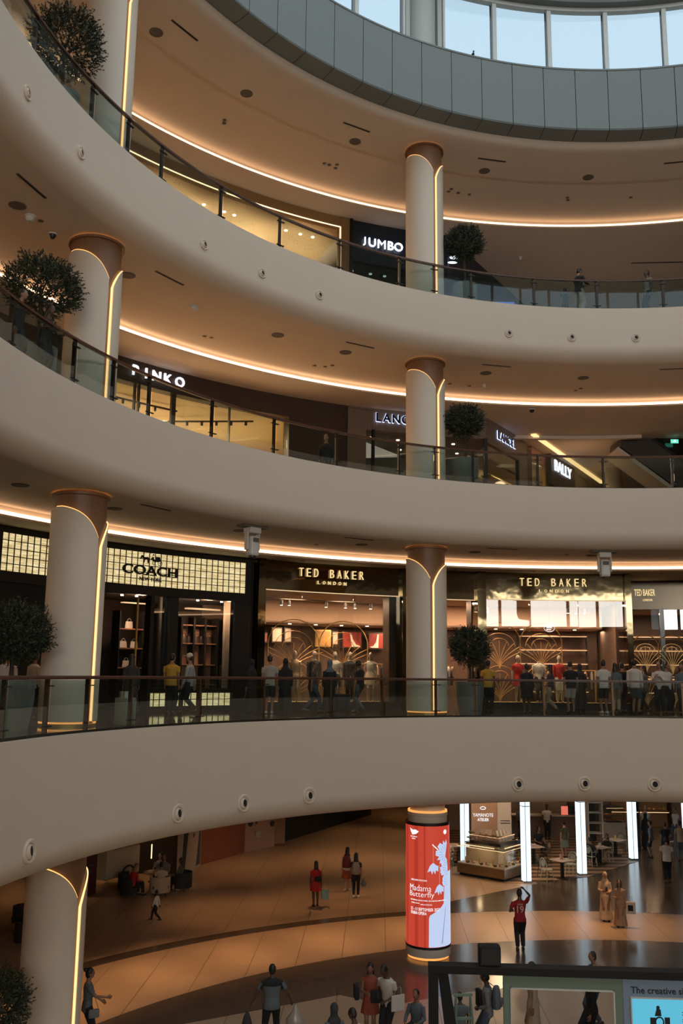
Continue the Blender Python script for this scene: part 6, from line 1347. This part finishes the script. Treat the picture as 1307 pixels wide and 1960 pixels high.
person('long haired diner in black opposite at the cafe table', 12.4, 43.75, 0, 135, 1.66, 'tan', 'black', 'short', 'trousers', 'beige', 'long', sit=.48, female=True)
person('man in a pale shirt sitting behind the kiosk seen from behind', 4.85, 41.9, 0, -20, 1.72, 'tan', 'cream', 'short', 'trousers', 'black', 'short', sit=.48)
person('woman in dark red sitting behind the kiosk counter', 5.75, 43.4, 0, 150, 1.64, 'tan', 'wine', 'short', 'trousers', 'black', 'long', sit=.48, female=True)
person('diner in a blue top left of the second lit pillar', 8.55, 43.8, 0, 170, 1.68, 'tan', 'blue', 'short', 'trousers', 'denim', 'short', sit=.48)
person('diner in black with dark hair behind the blue top', 9.6, 45.4, 0, 200, 1.68, 'tan', 'black', 'short', 'trousers', 'black', 'long', sit=.48)
tag(item('menu_holder', 'x', 'menu', MB().box((0, 0, .11), (.14, .06, .22)), mat('menu_pink', (.55, .34, .28), .6), (9.45, 40.22, .76), .4), 'pinkish menu holder on the nearest cafe table'); tag(item('tissue_box', 'x', 'box', MB().rbox((0, 0, .05), (.2, .12, .10), .01), mat('tissue_pink', (.6, .4, .36), .6), (8.9, 43.2, .76), .4), 'pink tissue box on the table left of the second pillar'); tag(item('menu_holder', 'x', 'menu', MB().box((0, 0, .09), (.12, .05, .18)), WHITEB, (11.9, 43.2, .76), .4), 'white menu holder between the two diners'); tag(item('menu_holder', 'x', 'menu', MB().box((0, 0, .09), (.12, .05, .18)), CAKE[3], (13.2, 45.2, .76), .4), 'gold menu holder on the empty cafe table')
# ---- cafe back: wall, counter, bakery
CAFW = mat('cafe_wall', (.34, .25, .17), .8)
struct('wall_back', wallseg((4.0, 52.0), (12.6, 52.0), 0, 4.6), CAFW); struct('wall_back', wallseg((12.6, 52.5), (15.2, 52.5), 0, 4.6), mat('brown_tile_wall', (.12, .08, .055), .6)); struct('wall_back', wallseg((15.2, 54), (19.5, 54), 0, 4.6), mat('bakery_wall', (.45, .26, .13), .7)); struct('wall_back', wallseg((19.5, 54), (26, 54), 0, 4.6), mat('pink_wall', (.42, .16, .14), .7))
t = thing('service_counter', 'long cafe service counter with a pale top in front of the cream wall', 'counter', (10.6, 50.3, 0)); build('counter_top', MB().rbox((0, 0, 1.10), (4.6, .7, .06), .01), MARB, t); build('front', MB().box((0, .05, .53), (4.5, .5, 1.06)), mat('counter_taupe', (.16, .11, .08), .6), t)
item('tablet', 'red lit tablet standing on the cafe counter', 'screen', MB().rbox((0, 0, .24), (.42, .04, .50), .02), BLACK, (12.0, 50.1, 1.13), 0, False, [('screen', MB().box((0, -.025, .24), (.36, .01, .44)), emis('tablet_red', (.75, .16, .10), 1.0))])
tag(item('coffee_machine', 'x', 'coffee machine', MB().rbox((0, 0, .22), (.6, .45, .44), .04), BLACK, (12.6, 50.4, 1.13), 0, True, [('drip_tray', MB().box((0, -.25, .05), (.5, .1, .04)), CHROME), ('spout', MB().cyl((0, -.24, .2), .03, .08, 10), CHROME)]), 'black coffee machine right of the red tablet')
item('wall_screen', 'small pale blue screen on the wall behind the baristas', 'screen', MB().rbox((0, 0, 0), (.4, .05, .44), .02), BLACK, (9.9, 51.9, 2.0), 0, False, [('screen', MB().box((0, -.03, 0), (.34, .01, .38)), emis('pale_blue_screen', (.35, .48, .55), .9))])
build('wall_lettering', xf(text('WARKAMORE', 1.5, .13, .03, .008), lambda p: Vector((p.x+11.9, p.y+51.95, p.z+3.05))), SWHITE) if False else None
t = thing('display_rack', 'tall white rack beside black shelving right of the coffee machine', 'rack', (13.1, 48.6, 0)); build('side', MB().box((.42, 0, 1.1), (.08, .5, 2.2)), WHITEP, t); build('side', MB().box((-.3, 0, 1.1), (.06, .5, 2.2)), WHITEP, t)
for z in (.5, 1.0, 1.5, 2.0): build('shelf', MB().box((.05, 0, z), (.7, .5, .04)), WHITEP, t)
t = thing('black_cabinet', 'tall black cabinet behind the white rack', 'cabinet', (12.9, 49.3, 0.013)); build('body', MB().rbox((0, 0, 1.85), (.9, .5, 3.7), .02), BLACK, t); build('handle', MB().box((.3, -.27, 2.6), (.02, .03, .3)), CHROME, t)
t = thing('bakery_case', 'glass bakery case with warm lit orange pastries', 'display case', (14.05, 48.4, 0), radians(8)); build('base', MB().rbox((0, 0, .55), (1.0, .8, 1.1), .02), mat('case_white', (.42, .36, .28), .5), t); build('glass', MB().box((0, -.39, 1.45), (1.0, .02, .7)), SHOPGLASS, t); build('canopy', MB().box((0, 0, 1.83), (1.0, .8, .05)), BLACK, t)
for z in (1.15, 1.42): build('shelf', MB().box((0, 0, z), (.96, .7, .02)), CHROME, t)
build('light_strip', MB().box((0, -.3, 1.79), (.9, .04, .02)), KW, t)
rp = random.Random(2); o0 = None
for z in (1.17, 1.44):
    for j in range(8):
        if o0 is None: o0 = o = build('pastry', MB().ell((0, 0, .04), (.055, .075, .045), 10, 6), mat('pastry', (.55, .20, .05), .6), None, True); tag(o, 'orange brown pastry on a shelf of the bakery case', 'pastry', 'pastries in the bakery case')
        else: o = o0.copy(); COL.objects.link(o)
        o.location = (13.62+.115*j, 48.15+.03*rp.random()+.016*j, z); o.rotation_euler = (0, 0, rp.random()*3)
t = thing('bakery_shelves', 'warm lit bread shelves on the far wall behind the queue', 'shelving', (17.0, 53.6, 0))
for z in (.9, 1.5, 2.1, 2.7): build('shelf', MB().box((0, 0, z), (3.6, .5, .05)), SHELFW, t); build('light_strip', MB().box((0, -.2, z-.05), (3.4, .03, .02)), KW, t)
for x in (-1.8, 0, 1.8): build('upright', MB().box((x, 0, 1.5), (.06, .5, 3.0)), BLACK, t)
o0 = None
for z in (.93, 1.53, 2.13):
    for j in range(12):
        if o0 is None: o0 = o = build('bread_loaf', MB().ell((0, 0, .08), (.12, .09, .08), 10, 6), mat('bread', (.42, .22, .08), .8), None, True); tag(o, 'brown bread loaf on the far bakery shelves', 'bread', 'bread loaves on the far bakery shelves')
        else: o = o0.copy(); COL.objects.link(o)
        o.location = (15.4+.28*j, 53.55, z)
for x, y, p_ in ((9, 49.5, 160), (12, 48.5, 90), (8.5, 45, 90), (12.2, 44.5, 60), (17, 51.5, 260), (14.2, 50, 90)): area('cafe_lamp', (x, y, 4.5), .8, p_, (1, .66, .38))
# ---- ceiling lamps that light the promenade in pools
WARM = (1, .54, .25)
for t in range(84, 176, 9): spot('promenade_lamp', pol(19.2, t+2, 4.5), 420, WARM, 74, .9, r=.08)
for t in range(86, 124, 9): spot('promenade_lamp', pol(23.9, t, 4.5), 400, WARM, 78, .9, r=.08)
for t in range(96, 134, 9): spot('promenade_lamp', pol(30.5, t, 4.5), 330, WARM, 90, .9, r=.08)
for x, y in ((2, 50), (5, 57), (0.5, 45)): spot('promenade_lamp', (x, y, 4.5), 300, WARM, 100, .9)
# ---- exhibition stand in the foreground
SG = mat('stand_green', (.16, .22, .17), .6); SB = mat('stand_blue', (.22, .30, .40), .6); SC = emis('stand_screen', (.10, .48, .66), 1.0); SI = mat('stand_ink', (.01, .015, .02), .5)
t = thing('exhibition_stand', 'black framed exhibition stand with a green window panel and a lit blue screen', 'stand', (4.6, 19.45, 0), atan2(-.28, 4.96))
st = t
build('top_beam', MB().rbox((.55, 0, 2.56), (6.6, .30, .15), .01), BLACKM, t); build('post', MB().box((-2.65, 0, 1.25), (.19, .28, 2.5)), BLACKM, t); build('post', MB().box((3.75, 0, 1.25), (.19, .28, 2.5)), BLACKM, t)
build('brace', MB().prism([(-2.56, 2.49), (-2.36, 2.49), (-1.95, 0), (-2.25, 0)], -.06, .06), BLACKM, t)
X0, X1, O0, O1 = -1.26, 1.08, -1.13, .92
for c_, d_ in ((((X0+O0)/2, 0, 1.24), (O0-X0, .12, 2.48)), (((X1+O1)/2, 0, 1.24), (X1-O1, .12, 2.48)), (((O0+O1)/2, 0, 2.36), (O1-O0, .12, .24)), (((O0+O1)/2, 0, .25), (O1-O0, .12, .5))): build('green_panel', MB().box(c_, d_), SG, t)
for c_, d_ in (((O0+.015, -.07, 1.37), (.03, .03, 1.76)), ((O1-.015, -.07, 1.37), (.03, .03, 1.76)), (((O0+O1)/2, -.07, 2.235), (O1-O0, .03, .03))): build('white_trim', MB().box(c_, d_), WHITEP, t)
build('blue_panel', MB().box((2.36, 0, 1.24), (2.55, .12, 2.48)), SB, t)
build('lettering', xf(text('The creative si', 1.02, None, .01, .006), lambda p: Vector((p.x+1.75, p.y-.066, p.z+2.27))), SI, t)
sc_ = build('screen', MB().rbox((2.32, -.08, 1.52), (2.15, .05, 1.20), .01), SC, t); build('bezel', MB().box((2.32, -.07, 2.135), (2.2, .05, .03)).box((1.235, -.07, 1.5), (.03, .05, 1.26)), WHITEP, t)
build('picture', xf(MB().ell((0, 0, .13), (.035, .005, .04)).prism([(-.07, -.02), (.06, -.02), (.05, .10), (-.03, .11)], -.004, .004).prism([(-.16, -.20), (-.05, -.20), (-.05, -.05), (-.16, -.05)], -.004, .004).tube([(.02+.08*cos(2*pi*i/14), 0, -.13+.09*sin(2*pi*i/14)) for i in range(15)], .016, 5).prism([(.12, -.16), (.22, -.16), (.22, -.04), (.12, -.04)], -.004, .004), lambda p: Vector((p.x+1.74, p.y-.108, p.z+1.84))), SI, sc_)
for z, w_ in ((1.90, .36), (1.85, .30), (1.77, .62), (1.73, .55), (1.55, .34)): build('small_print', MB().box((2.2+w_/2, -.108, z), (w_, .004, .014)), SI, sc_)
for z in (1.50, 1.465, 1.43): build('small_print', MB().box((1.78, -.108, z), (.26, .004, .018)), SI, sc_)
item('loudspeaker', 'black box loudspeaker standing on the beam of the exhibition stand', 'speaker', MB().rbox((0, 0, .19), (.43, .30, .37), .03), BLACKM, (3.08, 19.55, 2.635), 0, True, [('handle', MB().box((.222, 0, .2), (.01, .1, .05)), CHROME), ('mesh', MB().box((0, -.155, .19), (.36, .01, .30)), BLACK)])
LG = mat('pale_green_wood', (.18, .26, .20), .6)
t = thing('trestle', 'pale green wooden trestle standing behind the exhibition stand', 'trestle', (2.72, 20.9, 0), .1)
for x, y in ((-.17, 0), (.17, 0)): build('leg', MB().tube([(x*.9, y, 1.62), (x*1.3, -.35, 0)], .022, 4), LG, t); build('leg', MB().tube([(x*.9, y, 1.62), (x*1.3, .35, 0)], .022, 4), LG, t)
build('top_rail', MB().box((0, 0, 1.63), (.40, .05, .05)), LG, t); build('rung', MB().box((0, -.09, 1.2), (.40, .04, .05)), LG, t); build('rung', MB().box((0, -.2, .75), (.42, .04, .05)), LG, t)
area('stand_lamp', (4.6, 17.5, 5.0), .6, 10, (.8, .9, 1.0))
# small bird on the drum ledge and window view
t = at('pigeon', 'small dark bird perched on the ledge below the skylight windows', 'bird', 14.66, 106.9, 29.26); build('body', MB().ell((0, 0, .09), (.05, .10, .06), 10, 8).ell((0, -.07, .17), (.03, .035, .035), 8, 6).tube([(0, .08, .08), (0, .17, .04)], [.03, .012], 6), BLACK, t, True); build('beak', MB().tube([(0, -.10, .17), (0, -.13, .165)], [.008, .002], 5), BRASS, t)
bpy.data.scenes.remove(TMP)
